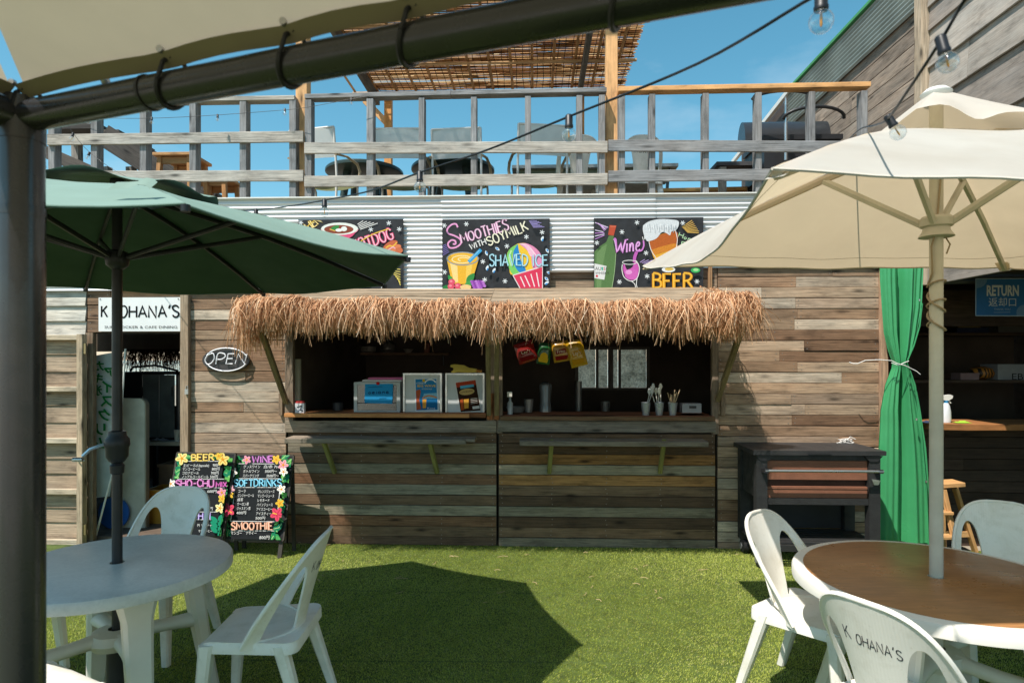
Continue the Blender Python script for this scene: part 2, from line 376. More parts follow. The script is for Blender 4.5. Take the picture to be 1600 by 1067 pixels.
class Art:
    """collects flat marks in drawing coordinates; mapf(x, y, lift) puts them on the board"""
    def __init__(s, mapf, lift=.0012, step=.00018):
        s.map = mapf; s.b = MB(); s.cols = []; s.lift = lift; s.step = step
    def _c(s, c):
        if c not in s.cols: s.cols.append(c)
        s.b.mi = s.cols.index(c); s.lift += s.step
    def stroke(s, pts, w, c, curved=False, taper=False, n=5):
        s._c(c)
        if curved: pts = smooth_line(pts, n)
        L, Rr = [], []
        for i, p in enumerate(pts):
            a = pts[max(i - 1, 0)]; b = pts[min(i + 1, len(pts) - 1)]
            dx, dy = b[0] - a[0], b[1] - a[1]; l = math.hypot(dx, dy) or 1
            k = 1.0
            if 0 < i < len(pts) - 1:      # widen at corners so that the line keeps its width
                d1 = (p[0] - a[0], p[1] - a[1]); d2 = (b[0] - p[0], b[1] - p[1])
                l1 = math.hypot(*d1) or 1; l2 = math.hypot(*d2) or 1
                cosb = max(-1, min(1, (d1[0] * d2[0] + d1[1] * d2[1]) / l1 / l2)); k = min(1.8, 1 / max(.5, math.sqrt((1 + cosb) / 2 + 1e-6)))
            ww = w / 2 * k * (1 - .75 * abs(2 * i / max(1, len(pts) - 1) - 1) if taper else 1)
            nx, ny = -dy / l * ww, dx / l * ww
            L.append((p[0] + nx, p[1] + ny)); Rr.append((p[0] - nx, p[1] - ny))
        k = len(pts)
        s.b.add([s.map(x, y, s.lift) for x, y in L + Rr], [(i, i + 1, k + i + 1, k + i) for i in range(k - 1)])
    def fill(s, pts, c, curved=False):
        s._c(c)
        if curved: pts = smooth_line(list(pts) + [pts[0]], 4)[:-1]
        tri = mgeo.tessellate_polygon([[Vector((x, y, 0)) for x, y in pts]])
        s.b.add([s.map(x, y, s.lift) for x, y in pts], [tuple(t) for t in tri])
    def ellipse(s, cx, cy, rx, ry, c, rot=0, n=20):
        ca, sa = math.cos(rot), math.sin(rot)
        s.fill([(cx + rx * math.cos(t) * ca - ry * math.sin(t) * sa, cy + rx * math.cos(t) * sa + ry * math.sin(t) * ca) for t in (2 * math.pi * k / n for k in range(n))], c)
    def letters(s, txt, p0, p1, h, w, c, c2=None, slant=0.0, h1=None):
        """stroke letters filling the baseline p0-p1; c2 draws a core line inside"""
        tot = sum(FONT[ch][0] for ch in txt) + .16 * (len(txt) - 1)
        bl = math.hypot(p1[0] - p0[0], p1[1] - p0[1]); ex = ((p1[0] - p0[0]) / bl, (p1[1] - p0[1]) / bl); ey = (ex[1], -ex[0]); sx = bl / tot
        sd = random.random()
        for ps, cc, ww in ((0, c, w), (1, c2, w * .4)):
            if cc is None: continue
            x = 0; jr = random.Random(sd); jt = lambda k: jr.uniform(-k, k)
            for ch in txt:
                wd, lines = FONT[ch]
                hh = (h if h1 is None else h + (h1 - h) * x / tot) * (1 + jt(.05)); dv = jt(.03) * hh
                for cv, pts in lines:
                    q = []
                    for a, b_ in pts:
                        u, v = (x + a + jt(.02)) * sx + slant * b_ * hh, (b_ + jt(.018)) * hh + dv
                        q.append((p0[0] + ex[0] * u + ey[0] * v, p0[1] + ex[1] * u + ey[1] * v))
                    s.stroke(q, ww, cc, cv)
                x += wd + .16
    def text(s, body, x, y, size, c, width=None, rot=0.0, shear=0.0, bold=0.0):
        s._c(c)
        cu = bpy.data.curves.new('t', 'FONT'); cu.body = body; cu.resolution_u = 2; cu.fill_mode = 'FRONT'; cu.shear = shear; cu.offset = bold
        o = bpy.data.objects.new('t', cu); col.objects.link(o)
        me = bpy.data.meshes.new_from_object(o.evaluated_get(bpy.context.evaluated_depsgraph_get()))
        v = np.array([p.co[:2] for p in me.vertices]); f = [tuple(p.vertices) for p in me.polygons]
        bpy.data.objects.remove(o); bpy.data.curves.remove(cu); bpy.data.meshes.remove(me)
        kx = size if width is None else width / max(1e-6, v[:, 0].max()); ca, sa = math.cos(rot), math.sin(rot)
        s.b.add([s.map(x + a * kx * ca + b_ * size * sa, y + a * kx * sa - b_ * size * ca, s.lift) for a, b_ in v], f)
    def star(s, x, y, r, c='#dfe3e4', w=None):
        w = w or r * .32
        a0 = random.uniform(0, 1)
        for k in range(3):
            a = a0 + k * math.pi / 3; s.stroke([(x - r * math.cos(a), y - r * math.sin(a)), (x + r * math.cos(a), y + r * math.sin(a))], w, c)
    def flower(s, x, y, r, c, core='#e8a33a', petals=5, pc=None):
        a0 = random.uniform(0, 6)
        for k in range(petals):
            a = a0 + 2 * math.pi * k / petals; s.ellipse(x + .55 * r * math.cos(a), y + .55 * r * math.sin(a), r * .52, r * .34, c, a, 10)
            s.stroke([(x, y), (x + .8 * r * math.cos(a), y + .8 * r * math.sin(a))], r * .12, pc or core)
        s.ellipse(x, y, r * .22, r * .22, core, 0, 8)
    def leaf(s, x, y, l, a, c, vein=None):
        ca, sa = math.cos(a), math.sin(a)
        pts = [(0, 0), (.25, .2), (.6, .24), (1, 0), (.6, -.24), (.25, -.2)]
        s.fill([(x + l * (p * ca - q * sa), y + l * (p * sa + q * ca)) for p, q in pts], c, True)
        if vein: s.stroke([(x, y), (x + l * .9 * ca, y + l * .9 * sa)], l * .07, vein)
    def cut(s, name, parent):
        o = s.b.build(name, [chalk(c) for c in s.cols], parent); s.b = MB(); s.cols = []; return o
    def build(s, name, parent):
        return s.cut(name, parent)
def polar(cx, cy, rx, ry, a0, a1, n=14):
    return [(cx + rx * math.cos(R(a0 + (a1 - a0) * k / n)), cy + ry * math.sin(R(a0 + (a1 - a0) * k / n))) for k in range(n + 1)]

# ------------------------------------------------------------------ shells: outlines with holes, meshed and bent
def shell(outer, holes, fn, thick, step, name, material, parent, smooth=40):
    """flat outline (u, v) with holes, filled with an even mesh, bent by fn(u, v) and given thickness"""
    def dens(poly):
        out = []
        for i, p in enumerate(poly):
            q = poly[(i + 1) % len(poly)]; n = max(1, int(math.hypot(q[0] - p[0], q[1] - p[1]) / step + .5))
            out += [(p[0] + (q[0] - p[0]) * k / n, p[1] + (q[1] - p[1]) * k / n) for k in range(n)]
        return out
    loops = [dens(l) for l in [outer] + holes]
    pts, edges = [], []
    for l in loops:
        n = len(pts); pts += l; edges += [(n + i, n + (i + 1) % len(l)) for i in range(len(l))]
    def inside(p, poly):
        c = False; x, y = p
        for i in range(len(poly)):
            (x0, y0), (x1, y1) = poly[i - 1], poly[i]
            if (y0 > y) != (y1 > y) and x < (x1 - x0) * (y - y0) / (y1 - y0) + x0: c = not c
        return c
    ok = lambda p: inside(p, loops[0]) and not any(inside(p, h) for h in loops[1:])
    a = np.array(pts); u0, v0 = a.min(0); u1, v1 = a.max(0)
    for i in range(1, int((u1 - u0) / step) + 1):
        for j in range(1, int((v1 - v0) / step) + 1):
            p = (u0 + (i + (.5 if j % 2 else 0)) * step, v0 + j * step)
            if ok(p) and np.min(np.hypot(a[:, 0] - p[0], a[:, 1] - p[1])) > step * .55: pts.append(p)
    r = mgeo.delaunay_2d_cdt([Vector(p) for p in pts], edges, [], 0, 1e-6)
    V2 = [tuple(p) for p in r[0]]; faces = []
    for f in r[2]:
        c = (sum(V2[i][0] for i in f) / len(f), sum(V2[i][1] for i in f) / len(f))
        if ok(c): faces.append(tuple(f))
    V3 = [Vector(fn(*p)) for p in V2]
    nr = [Vector() for _ in V3]
    for f in faces:
        n = (V3[f[1]] - V3[f[0]]).cross(V3[f[2]] - V3[f[0]])
        for i in f: nr[i] += n
    nr = [n.normalized() if n.length else Vector((0, 0, 1)) for n in nr]
    k = len(V3); b = MB()
    ecount = {}
    for f in faces:
        for i in range(len(f)):
            e = (f[i], f[(i + 1) % len(f)]); ecount[e] = 1
    fs = [f for f in faces] + [tuple(k + i for i in f[::-1]) for f in faces]
    fs += [(e[1], e[0], k + e[0], k + e[1]) for e in ecount if (e[1], e[0]) not in ecount]
    b.add([p + n * thick / 2 for p, n in zip(V3, nr)] + [p - n * thick / 2 for p, n in zip(V3, nr)], fs)
    return b.build(name, material, parent, smooth)
# ------------------------------------------------------------------ the setting: ground, turf, sea
Y0 = 5.5                                    # front plane of the shack
def xw(px, Y=Y0): return WY(px, HZ, Y).x
def zw(py, px=800, Y=Y0): return WY(px, py, Y).z
b = MB(); b.add([(-600, -300, -.02), (600, -300, -.02), (600, 900, -.02), (-600, 900, -.02)], [(0, 1, 2, 3)])
tag(b.build('ground', mat('sandy_ground', (.30, .26, .20), .9, var=.25, vs=3, bump=.4)), kind='structure')
b = MB(); b.add([(-600, 40, -.012), (600, 40, -.012), (600, 900, -.012), (-600, 900, -.012)], [(0, 1, 2, 3)])
tag(b.build('sea', mat('sea_water', (.03, .12, .17), .12, var=.2, vs=.2, bump=.5, bs=.6)), kind='structure')
b = MB(); b.add([(-7, -4, .0), (6, -4, .0), (6, Y0 + .02, .0), (-7, Y0 + .02, .0)], [(0, 1, 2, 3)])
tag(b.build('turf_backing', mat('turf_backing', (.07, .10, .02), .95, var=.3, vs=12)), kind='structure')
def turf():
    N = 640000
    # denser where it is seen from nearer
    y = 2.6 + (Y0 - 2.6) * rng.random(N) ** 1.05; x = rng.uniform(-3.9, 3.9, N)
    keep = np.abs(x) < (y * .86 + .25)
    seam = (np.abs(y - WZ(800, 926, 0).y - .012 * np.sin(x * 2.1)) < .006) | (np.abs(y - WZ(800, 1036, 0).y - .02 * np.sin(x * 1.7 + 1)) < .008)
    keep &= ~(seam & (rng.random(N) < .85))
    x, y = x[keep], y[keep]; n = len(x)
    h = rng.uniform(.004, .011, n); a = rng.uniform(0, 6.283, n); w = rng.uniform(.0012, .0026, n)
    ln = rng.uniform(.2, 1.1, n) * h; la = rng.uniform(0, 6.283, n) * .55 + 3.9
    # a lengthwise nap with patches brushed another way
    la += 1.1 * np.sin(x * 1.3 + 2 * np.sin(y * 1.1)) 
    v = np.zeros((n, 3, 3))
    v[:, 0] = np.c_[x - w * np.cos(a), y - w * np.sin(a), np.zeros(n)]
    v[:, 1] = np.c_[x + w * np.cos(a), y + w * np.sin(a), np.zeros(n)]
    v[:, 2] = np.c_[x + ln * np.cos(la), y + ln * np.sin(la), h]
    t = np.clip(rng.normal(.5, .14, n) + .05 * np.sin(x * 3 + y * 5) + .05 * np.sin(x * 11.3 - y * 7.7) + .07 * np.sin(x * 1.1 + 2.3 * np.sin(y * 1.9)) * np.sin(y * 2.7 + x) , 0, 1)
    t[rng.random(n) < .05] = 1.0
    o = fast_mesh('turf', v.reshape(-1, 3), np.arange(n * 3), 3,
                  tint_mat('turf_blades', [(0, (.14, .19, .02)), (.42, (.42, .48, .08)), (.75, (.54, .57, .14)), (1, (.6, .54, .27))], .5, .3), attr=np.repeat(t, 3))
    tag(o, 'short green artificial turf laid in front of the shack', 'artificial turf', kind='stuff')
turf()

# ------------------------------------------------------------------ the shack: plank walls, openings, counters
LIT = [lin(h) for h in ('#bda389', '#ad9278', '#9a7d64', '#c4ae97', '#b39a82', '#8a6c55', '#ae9680', '#c9b7a2', '#94775f')]
GREYW = [lin(h) for h in ('#b3aca3', '#a7a097', '#bab3a8', '#9c968f', '#aea699')]
shack = thing('beach_shack', (0, Y0, 0), 'long shack clad in weathered reclaimed planks with two serving windows', 'shack')
PH = .0925
def panel(name, x0, x1, z0, z1, Y=Y0, depth=.03):
    b = MB(); b.box((x0, Y + .012, z0), (x1, Y + .012 + depth, z1))
    o = b.build(name, PAINTW, shack, colr=(.05, .038, .03)); return o
nails = MB()
def nail(x, y, z, r=.0048):
    k = 6; nails.add([(x + r * math.cos(6.283 * i / k), y, z + r * math.sin(6.283 * i / k)) for i in range(k)], [tuple(range(k))[::-1]])
def plank_rows(parent, x0, x1, z0, z1, Y, colors, splits=(), seed=0, ph=PH, nailx=(), wood=None, jit=.004):
    """horizontal boards, one object each; colors: a list to choose from or one colour per row from the top"""
    rd = random.Random(seed); z = z1; row = 0
    while z > z0 + .012:
        zb = max(z0, z - ph); xs = [x0]
        if splits and rd.random() < splits[0]:
            xs.append(x0 + (x1 - x0) * rd.choice(splits[1:]) + rd.uniform(-.08, .08))
        xs.append(x1)
        for a, c in zip(xs, xs[1:]):
            cl = colors[row] if isinstance(colors, dict) and row in colors else rd.choice(list(colors.values()) if isinstance(colors, dict) else colors)
            k = rd.uniform(.76, 1.12); cl = tuple(min(.9, q * k) for q in cl)
            pr = rd.uniform(-jit, jit); zc = (z + zb) / 2 + rd.uniform(-.002, .002)
            beam('plank', parent, (a + .0012, Y + pr, zc), (c - .0012, Y + pr + rd.uniform(-.001, .001), zc + rd.uniform(-.002, .002)), .022, z - zb - .004 - rd.choice((0, 0, .002, .004)), wood or WOOD, cl, ch=.002, rough=.0018)
            for nx in ((a + .03, c - .03) if not nailx else nailx):
                if a < nx < c:
                    for dz in (.022, -.022): nail(nx + rd.uniform(-.008, .008), Y + pr - .0122, zc + dz + rd.uniform(-.006, .006))
        z = zb; row += 1
# wall left of the counter, and right of it
w1 = panel('wall_panel', xw(297), xw(448), 0, zw(452, 370))
plank_rows(w1, xw(297), xw(447.5), 0, zw(452, 370), Y0, LIT, (.12, .5), 3)
w2 = panel('wall_panel', xw(1120), xw(1372), 0, zw(416, 1250))
plank_rows(w2, xw(1121), xw(1372), 0, zw(416, 1250), Y0, LIT + [lin('#9b8068'), lin('#8d735c')], (.62, .33, .5, .5, .72), 11)
# panels under the two windows
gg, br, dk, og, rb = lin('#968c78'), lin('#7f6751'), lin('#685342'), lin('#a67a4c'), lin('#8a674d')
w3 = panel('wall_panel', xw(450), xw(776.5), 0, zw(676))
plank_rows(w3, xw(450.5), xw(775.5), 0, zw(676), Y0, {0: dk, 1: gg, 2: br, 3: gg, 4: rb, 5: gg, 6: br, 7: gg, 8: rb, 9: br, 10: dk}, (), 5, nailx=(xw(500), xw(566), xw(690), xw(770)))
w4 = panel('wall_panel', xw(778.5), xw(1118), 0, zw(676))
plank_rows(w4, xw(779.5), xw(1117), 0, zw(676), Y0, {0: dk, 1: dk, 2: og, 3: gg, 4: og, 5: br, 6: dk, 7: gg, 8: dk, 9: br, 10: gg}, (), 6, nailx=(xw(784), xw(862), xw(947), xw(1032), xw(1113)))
# boards above the windows, behind the painted signs
w5 = panel('wall_panel', xw(440), xw(1120), zw(520), zw(405))
plank_rows(w5, xw(448), xw(1120), zw(519), zw(421), Y0, [lin('#a08871'), lin('#b39a80'), lin('#8f7763')], (1, .5, .63, .4), 9)
beam('plank', w5, (xw(1108), Y0 - .02, zw(470)), (xw(1108), Y0 - .02, zw(418)), .03, .05, WOOD, lin('#b08a66'), up=(0, 1, 0))
# door surround
w6 = panel('wall_panel', xw(137), xw(297), zw(521, 215), zw(452, 215))
plank_rows(w6, xw(138), xw(297), zw(520, 215), zw(455, 215), Y0, [lin('#b58a64'), lin('#a17d5e'), lin('#8f735c')], (.5, .2), 13, ph=.125)
beam('door_post', shack, (xw(293), Y0 - .03, 0), (xw(293), Y0 - .03, zw(462, 293)), .075, .05, WOOD, lin('#a8927a'), up=(0, 1, 0))
beam('door_post', shack, (xw(143), Y0 - .005, 0), (xw(143), Y0 - .005, zw(520, 143)), .07, .05, WOOD, lin('#8c7864'), up=(0, 1, 0))
# lapped light boards left of the door
w7 = panel('wall_panel', -6.2, xw(137), zw(526, 100), zw(452, 100))
for i in range(3):
    zt = zw(455 + 23.5 * i, 100); zb_ = zw(455 + 23.5 * (i + 1), 100)
    beam('lap_board', w7, (-6.2, Y0 - .008, (zt + zb_) / 2), (xw(136), Y0 - .008, (zt + zb_) / 2), .016, .142, WOOD, lin('#c6c0b4'), up=(0, .16, 1), rough=.003)
b = MB(); b.box((-6.2, Y0 + .02, 0), (xw(139), Y0 + .05, zw(526, 100))); b.build('wall_panel', PAINTW, shack, colr=(.1, .08, .06))
tr = panel('wall_panel', xw(1372.5), xw(1384), 0, zw(416, 1378), Y0 - .02, .05)
beam('corner_post', tr, (xw(1378), Y0 - .02, 0), (xw(1378), Y0 - .02, zw(416, 1378)), .062, .05, WOOD, lin('#b8967b'), up=(0, 1, 0))
# window frames, posts and counters
DKW = lin('#7f7061')
for px, wdt, zt in ((454, .075, 512), (767, .07, 505), (781, .05, 510), (1116, .055, 505)):
    beam('window_post', shack, (xw(px), Y0 - .012, zw(676)), (xw(px), Y0 - .012, zw(zt)), wdt, .05, WOOD, lin('#8b7a69'), up=(0, 1, 0))
for a, c in ((458, 762), (785, 1112)):
    beam('window_header', shack, (xw(a), Y0 - .01, zw(514)), (xw(c), Y0 - .01, zw(514)), .05, .06, WOOD, DKW)
for px in (766, 776):
    beam('post_block', shack, (xw(px), Y0 - .045, zw(655)), (xw(px), Y0 - .045, zw(614)), .05, .018, WOOD, lin('#a5693f'), up=(0, 1, 0))
for px in (441, 1128):
    beam('post_block', shack, (xw(px), Y0 - .025, zw(648, px)), (xw(px), Y0 - .025, zw(614, px)), .035, .03, WOOD, lin('#8f7a66'), up=(0, 1, 0))
cz = zw(645)
beam('counter_top', shack, (xw(452), Y0 + .17, cz - .018), (xw(760), Y0 + .17, cz - .018), .52, .035, PINE, lin('#7d5233'))
beam('counter_edge', shack, (xw(452), Y0 - .09, cz - .018), (xw(735), Y0 - .09, cz - .018), .05, .034, PINE, lin('#bb8350'))
beam('counter_top', shack, (xw(783), Y0 + .18, zw(648) - .018), (xw(1113), Y0 + .18, zw(648) - .018), .5, .035, PINE, lin('#5b3a26'))
beam('counter_edge', shack, (xw(783), Y0 - .06, zw(652)), (xw(1113), Y0 - .06, zw(652)), .05, .034, WOOD, lin('#7b6148'))
beam('apron_board', shack, (xw(449), Y0 - .034, zw(667)), (xw(776), Y0 - .034, zw(666)), .022, .105, WOOD, lin('#8f8372'), rough=.002)
beam('apron_board', shack, (xw(779), Y0 - .034, zw(665)), (xw(1116), Y0 - .034, zw(665)), .022, .10, WOOD, lin('#857d70'), rough=.002)
for a, c, py in ((446, 742, 683), (812, 1106, 685)):
    zl = zw(py); yb = Y0 - .03
    beam('fold_down_ledge', shack, (WY(a, 0, yb - .2).x, yb - .12, zl), (WY(c, 0, yb - .2).x, yb - .12, zl), .19, .026, WOOD, lin('#96897a'), rough=.002)
    beam('ledge_lip', shack, (WY(a, 0, yb - .22).x, yb - .228, zl - .008), (WY(c - (0 if a > 700 else 14), 0, yb - .22).x, yb - .228, zl - .008), .024, .04, WOOD, lin('#857b6c'), rough=.002)
for xa, xb in ((505, 523), (671, 683), (862, 858), (1038, 1031)):
    p = WY(xa, 688, Y0 - .21); q = WY(xb, 738, Y0 - .02)
    beam('ledge_bracket', shack, p, q, .035, .035, WOOD, lin('#8d8a52'))
nails.build('nail_heads', mat('nail_heads', (.28, .24, .21), .45, metal=.5), shack)['kind'] = 'stuff'
# inside: dark back wall with a small window, side walls, floor, shelves
YB = Y0 + 2.6
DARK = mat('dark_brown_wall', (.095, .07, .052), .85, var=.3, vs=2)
XL, XR = xw(448), xw(1384)
def bx(name, a, c, m, parent=shack, **k):
    b = MB(); b.box(a, c); return b.build(name, m, parent, **k)
wa, wb_ = WY(902, 546, YB), WY(1011, 607, YB)
b = MB()
for (x0, x1, z0, z1) in ((XL, wa.x, 0, 2.94), (wb_.x, XR, 0, 2.94), (wa.x, wb_.x, 0, wb_.z), (wa.x, wb_.x, wa.z, 2.94)): b.box((x0, YB, z0), (x1, YB + .06, z1))
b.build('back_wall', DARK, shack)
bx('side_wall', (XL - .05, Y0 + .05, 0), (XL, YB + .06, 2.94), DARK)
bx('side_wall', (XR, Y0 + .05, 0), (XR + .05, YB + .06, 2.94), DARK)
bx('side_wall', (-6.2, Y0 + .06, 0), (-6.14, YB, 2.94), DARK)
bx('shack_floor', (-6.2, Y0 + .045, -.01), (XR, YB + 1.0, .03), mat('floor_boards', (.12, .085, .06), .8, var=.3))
FRAMEW = mat('window_frame_paint', (.16, .14, .12), .6)
PANE = None
def pane_mat():
    t = NT('patterned_glass'); n = t.noise(t.coords((1, 1, 1)), 38, 5, .7, .8); n2 = t.noise(t.coords((1, 1, 1)), 7, 3)
    tr = t.new('BsdfTranslucent'); t.link(t.mul(t.ramp(n, [(.30, .35), (.55, 1.0)]), t.ramp(n2, [(.3, (.7, .66, .58)), (.65, (1.0, .95, .86))])), tr.inputs['Color'])
    gl = t.new('BsdfGlossy'); gl.inputs['Roughness'].default_value = .3
    mx = t.new('MixShader'); mx.inputs[0].default_value = .05; t.link(tr.outputs[0], mx.inputs[1]); t.link(gl.outputs[0], mx.inputs[2]); t.link(mx.outputs[0], t.out.inputs['Surface'])
    return t.mat
win = bx('back_window', (wa.x - .03, YB - .03, wb_.z - .02), (wb_.x + .03, YB - .004, wb_.z + .012), FRAMEW)
for x0, x1, z0, z1 in ((wa.x - .03, wb_.x + .03, wa.z, wa.z + .035), (wa.x - .03, wa.x + .012, wb_.z + .012, wa.z), (wb_.x - .01, wb_.x + .03, wb_.z + .012, wa.z)):
    bx('frame', (x0, YB - .03, z0), (x1, YB - .004, z1), FRAMEW, win)
for px0, px1 in ((950, 958), (931, 935), (966, 970)):
    bx('sash_bar', (WY(px0, 0, YB).x, YB - .02, wb_.z + .012), (WY(px1, 0, YB).x, YB + .02, wa.z), FRAMEW, win)
pm = pane_mat()
for px0, px1 in ((903, 930.5), (935.5, 949.5), (958.5, 965.5), (970.5, 1010)):
    bx('pane', (WY(px0, 0, YB).x, YB + .026, wb_.z + .012), (WY(px1, 0, YB).x, YB + .03, wa.z), pm, win)
# ------------------------------------------------------------------ corrugated sheets over the planks
def galv():
    t = NT('galvanised_sheet'); co = t.coords((1, 1, 1))
    n = t.noise(co, 3, 5); n2 = t.noise(t.coords((.6, 1, 8)), 2.2, 5)
    t.link(t.mul((.70, .71, .71), t.ramp(n2, [(.3, .86), (.7, 1.08)])), t.p.inputs['Base Color'])
    t.p.inputs['Metallic'].default_value = .35; t.link(t.ramp(n, [(.3, .42), (.7, .55)]), t.p.inputs['Roughness'])
    return t.mat
GALV = galv()
def corrugated(parent, x0, x1, z0, z1, Y, pitch=.0405, amp=.0075, name='corrugated_sheet', m=None):
    n = int((z1 - z0) / pitch * 8) + 1; b = MB()
    zs = [z1 - (z1 - z0) * i / n for i in range(n + 1)]
    rows = []
    for th in (0, .0012):
        rows.append([[(x, Y + th - amp * math.cos(2 * math.pi * (z1 - z) / pitch) + dx * 0, z) for z in zs] for dx, x in enumerate((x0, x1))])
    b.loft([rows[0][0], rows[0][1]], cap=False, closed=False)
    b.loft([rows[1][1], rows[1][0]], cap=False, closed=False)
    return b.build(name, m or GALV, parent, smooth=70)
ZR = zw(309)                                        # top of the sheets = deck level
corrugated(shack, -6.2, xw(693), zw(452), ZR, Y0 - .034)
corrugated(shack, xw(690), xw(1023), zw(427), ZR - .004, Y0 - .042)
corrugated(shack, xw(1018), xw(1384), zw(421), ZR - .002, Y0 - .034)
beam('eave_trim', shack, (-6.2, Y0 - .03, ZR + .006), (xw(1384), Y0 - .03, ZR + .006), .06, .012, WHITEM, ch=.001)
bx('deck_floor', (-6.2, Y0 - .0, ZR - .14), (3.4, Y0 + 6.2, ZR - .012), PAINTW, colr=(.16, .13, .1))
# ------------------------------------------------------------------ the deck railing
rail = thing('deck_railing', (0, Y0, ZR), 'grey weathered timber railing along the roof deck, right end capped in pine', 'railing')
YR = Y0 + .06
GP = lin('#8f8f90'); GB = lin('#b4aea5')
def zt(py, px): return WY(px, py, YR).z
ztop = WY(800, 147, YR).z + .0
for px in (86, 152, 228, 305, 383, 460, 484, 580, 660, 741, 825, 905, 940, 971, 1018, 1101, 1183, 1266, 1347):
    if px in (940, 971): w = .05
    beam('railing_post', rail, (xw(px, YR), YR, ZR), (xw(px, YR), YR, ztop - .04), .062 if px < 600 else .052, .09, WOOD, shade(GP, .85, 1.1), up=(0, 1, 0))
beam('top_rail', rail, (xw(66, YR), YR, ztop - .02), (xw(463, YR), YR, ztop - .02), .10, .04, WOOD, GB)
beam('top_rail', rail, (xw(479, YR), YR, ztop - .01), (xw(705, YR), YR, ztop), .10, .04, WOOD, GP)
beam('top_rail', rail, (xw(705.5, YR), YR, ztop), (xw(947, YR), YR, ztop + .005), .10, .04, WOOD, GP)
beam('top_rail', rail, (xw(965, YR), YR, ztop + .01), (xw(1356, YR), YR, ztop + .015), .10, .042, PINE, lin('#e0ab74'))
YB2 = YR - .058
for a, c, p0, p1, cl in ((75, 474, 219, 214, GB), (476, 949, 232, 230, GB), (950.5, 1372, 228, 230, GP), (75, 474, 276, 275, GB), (476, 949, 284, 280, GB), (950.5, 1330, 276, 272, GP)):
    beam('cross_board', rail, WY(a, p0, YB2), WY(c, p1, YB2), .024, .098, WOOD, cl, rough=.002)
# ------------------------------------------------------------------ reed shade on the deck
perg = thing('reed_shade', WY(780, 140, Y0 + 2) , 'reed mat shade roof on pine posts above the deck', 'pergola')
PN = lin('#e3b17c')
ZP = 5.62
for px, Y in ((474, Y0 + .15), (955, Y0 + .17)):
    beam('post', perg, (xw(px, Y), Y, ZR), (xw(px, Y), Y, ZP - .06), .105, .105, PINE, PN, up=(0, 1, 0))
for px in (607, 907):
    Y = Y0 + 3.6
    beam('post', perg, (xw(px, Y), Y, ZR), (xw(px, Y), Y, ZP - .06), .105, .105, PINE, lin('#d79a5c'), up=(0, 1, 0))
xa, xb = WY(580, 135, Y0 + 3.7).x, WY(972, 135, Y0 + 3.7).x
DG = lin('#6a655e')
for px in (585, 906):
    x = WY(px, 140, Y0 + 3.5).x
    beam('rafter', perg, (x, Y0 - .3, ZP - .10), (x, Y0 + 3.7, ZP - .10), .06, .14, WOOD, DG)
beam('brace', perg, (xw(607, Y0 + 3.6) - .35, Y0 + 3.6, ZP - .14), (xw(607, Y0 + 3.6), Y0 + 3.6, ZP - .5), .05, .09, PINE, PN)
for Yk in (Y0 - .1, Y0 + .9, Y0 + 1.8, Y0 + 2.75, Y0 + 3.62):
    beam('batten', perg, (xa - .25, Yk, ZP - .018), (xb + .06, Yk, ZP - .018), .05, .024, PINE, lin('#d8b183'))
nb = 13
for i in range(nb):
    x = xa + (xb - xa) * (i + .4) / nb
    beam('batten', perg, (x, Y0 - .3, ZP + .008), (x, Y0 + 3.72, ZP + .008), .035, .018, PINE, lin('#b98a58'))
beam('batten', perg, (xa - .22, Y0 + 2.7, ZP + .006), (xa - .22, Y0 + 3.7, ZP + .006), .03, .02, PINE, PN)
def reeds():
    V, Fc, T = [], [], []
    y = Y0 - .35; k = 0
    while y < Y0 + 3.66:
        x = xa - random.uniform(0, .05)
        while x < xb - .05:
            L = random.uniform(.6, 1.8); x1 = min(x + L, xb + random.uniform(-.01, .04)); r = random.uniform(.004, .0075)
            z = ZP + .034 + random.uniform(-.005, .007); dy = random.uniform(-.012, .012); dz = random.uniform(-.006, .006); tt = random.random()
            for xx, yy, zz in ((x, y, z), ((x + x1) / 2, y + dy * .5 + random.uniform(-.004, .004), z + dz), (x1, y + dy, z)):
                for a in range(3): V.append((xx, yy + r * math.cos(2.094 * a), zz + r * math.sin(2.094 * a))); T.append(tt)
            for s in range(2):
                n = k + s * 3
                for a in range(3): Fc += [n + a, n + (a + 1) % 3, n + 3 + (a + 1) % 3, n + 3 + a]
            k += 9; x = x1 + random.uniform(.0, .01)
        y += random.uniform(.0068, .0098) if not (Y0 + 3.33 < y < Y0 + 3.40) else .04
    o = fast_mesh('reed_mat', np.array(V), np.array(Fc), 4, tint_mat('reeds', [(0, lin('#7a4a26')), (.4, lin('#b07a45')), (.75, lin('#d9ad74')), (1, lin('#efd6a6'))], .6, .3), perg, np.array(T))
    o['kind'] = 'stuff'
    c = MB()
    for i in range(40):
        x = xa + (xb - xa) * (i + .5) / 40
        c.tube([(x + random.uniform(-.012, .012), Y0 - .3 + 3.95 * j / 10, ZP + .022 + random.uniform(-.002, .002)) for j in range(11)], .004, 4)
    c.build('stitching', mat('dark_twine', (.03, .022, .016), .9), perg)
reeds()
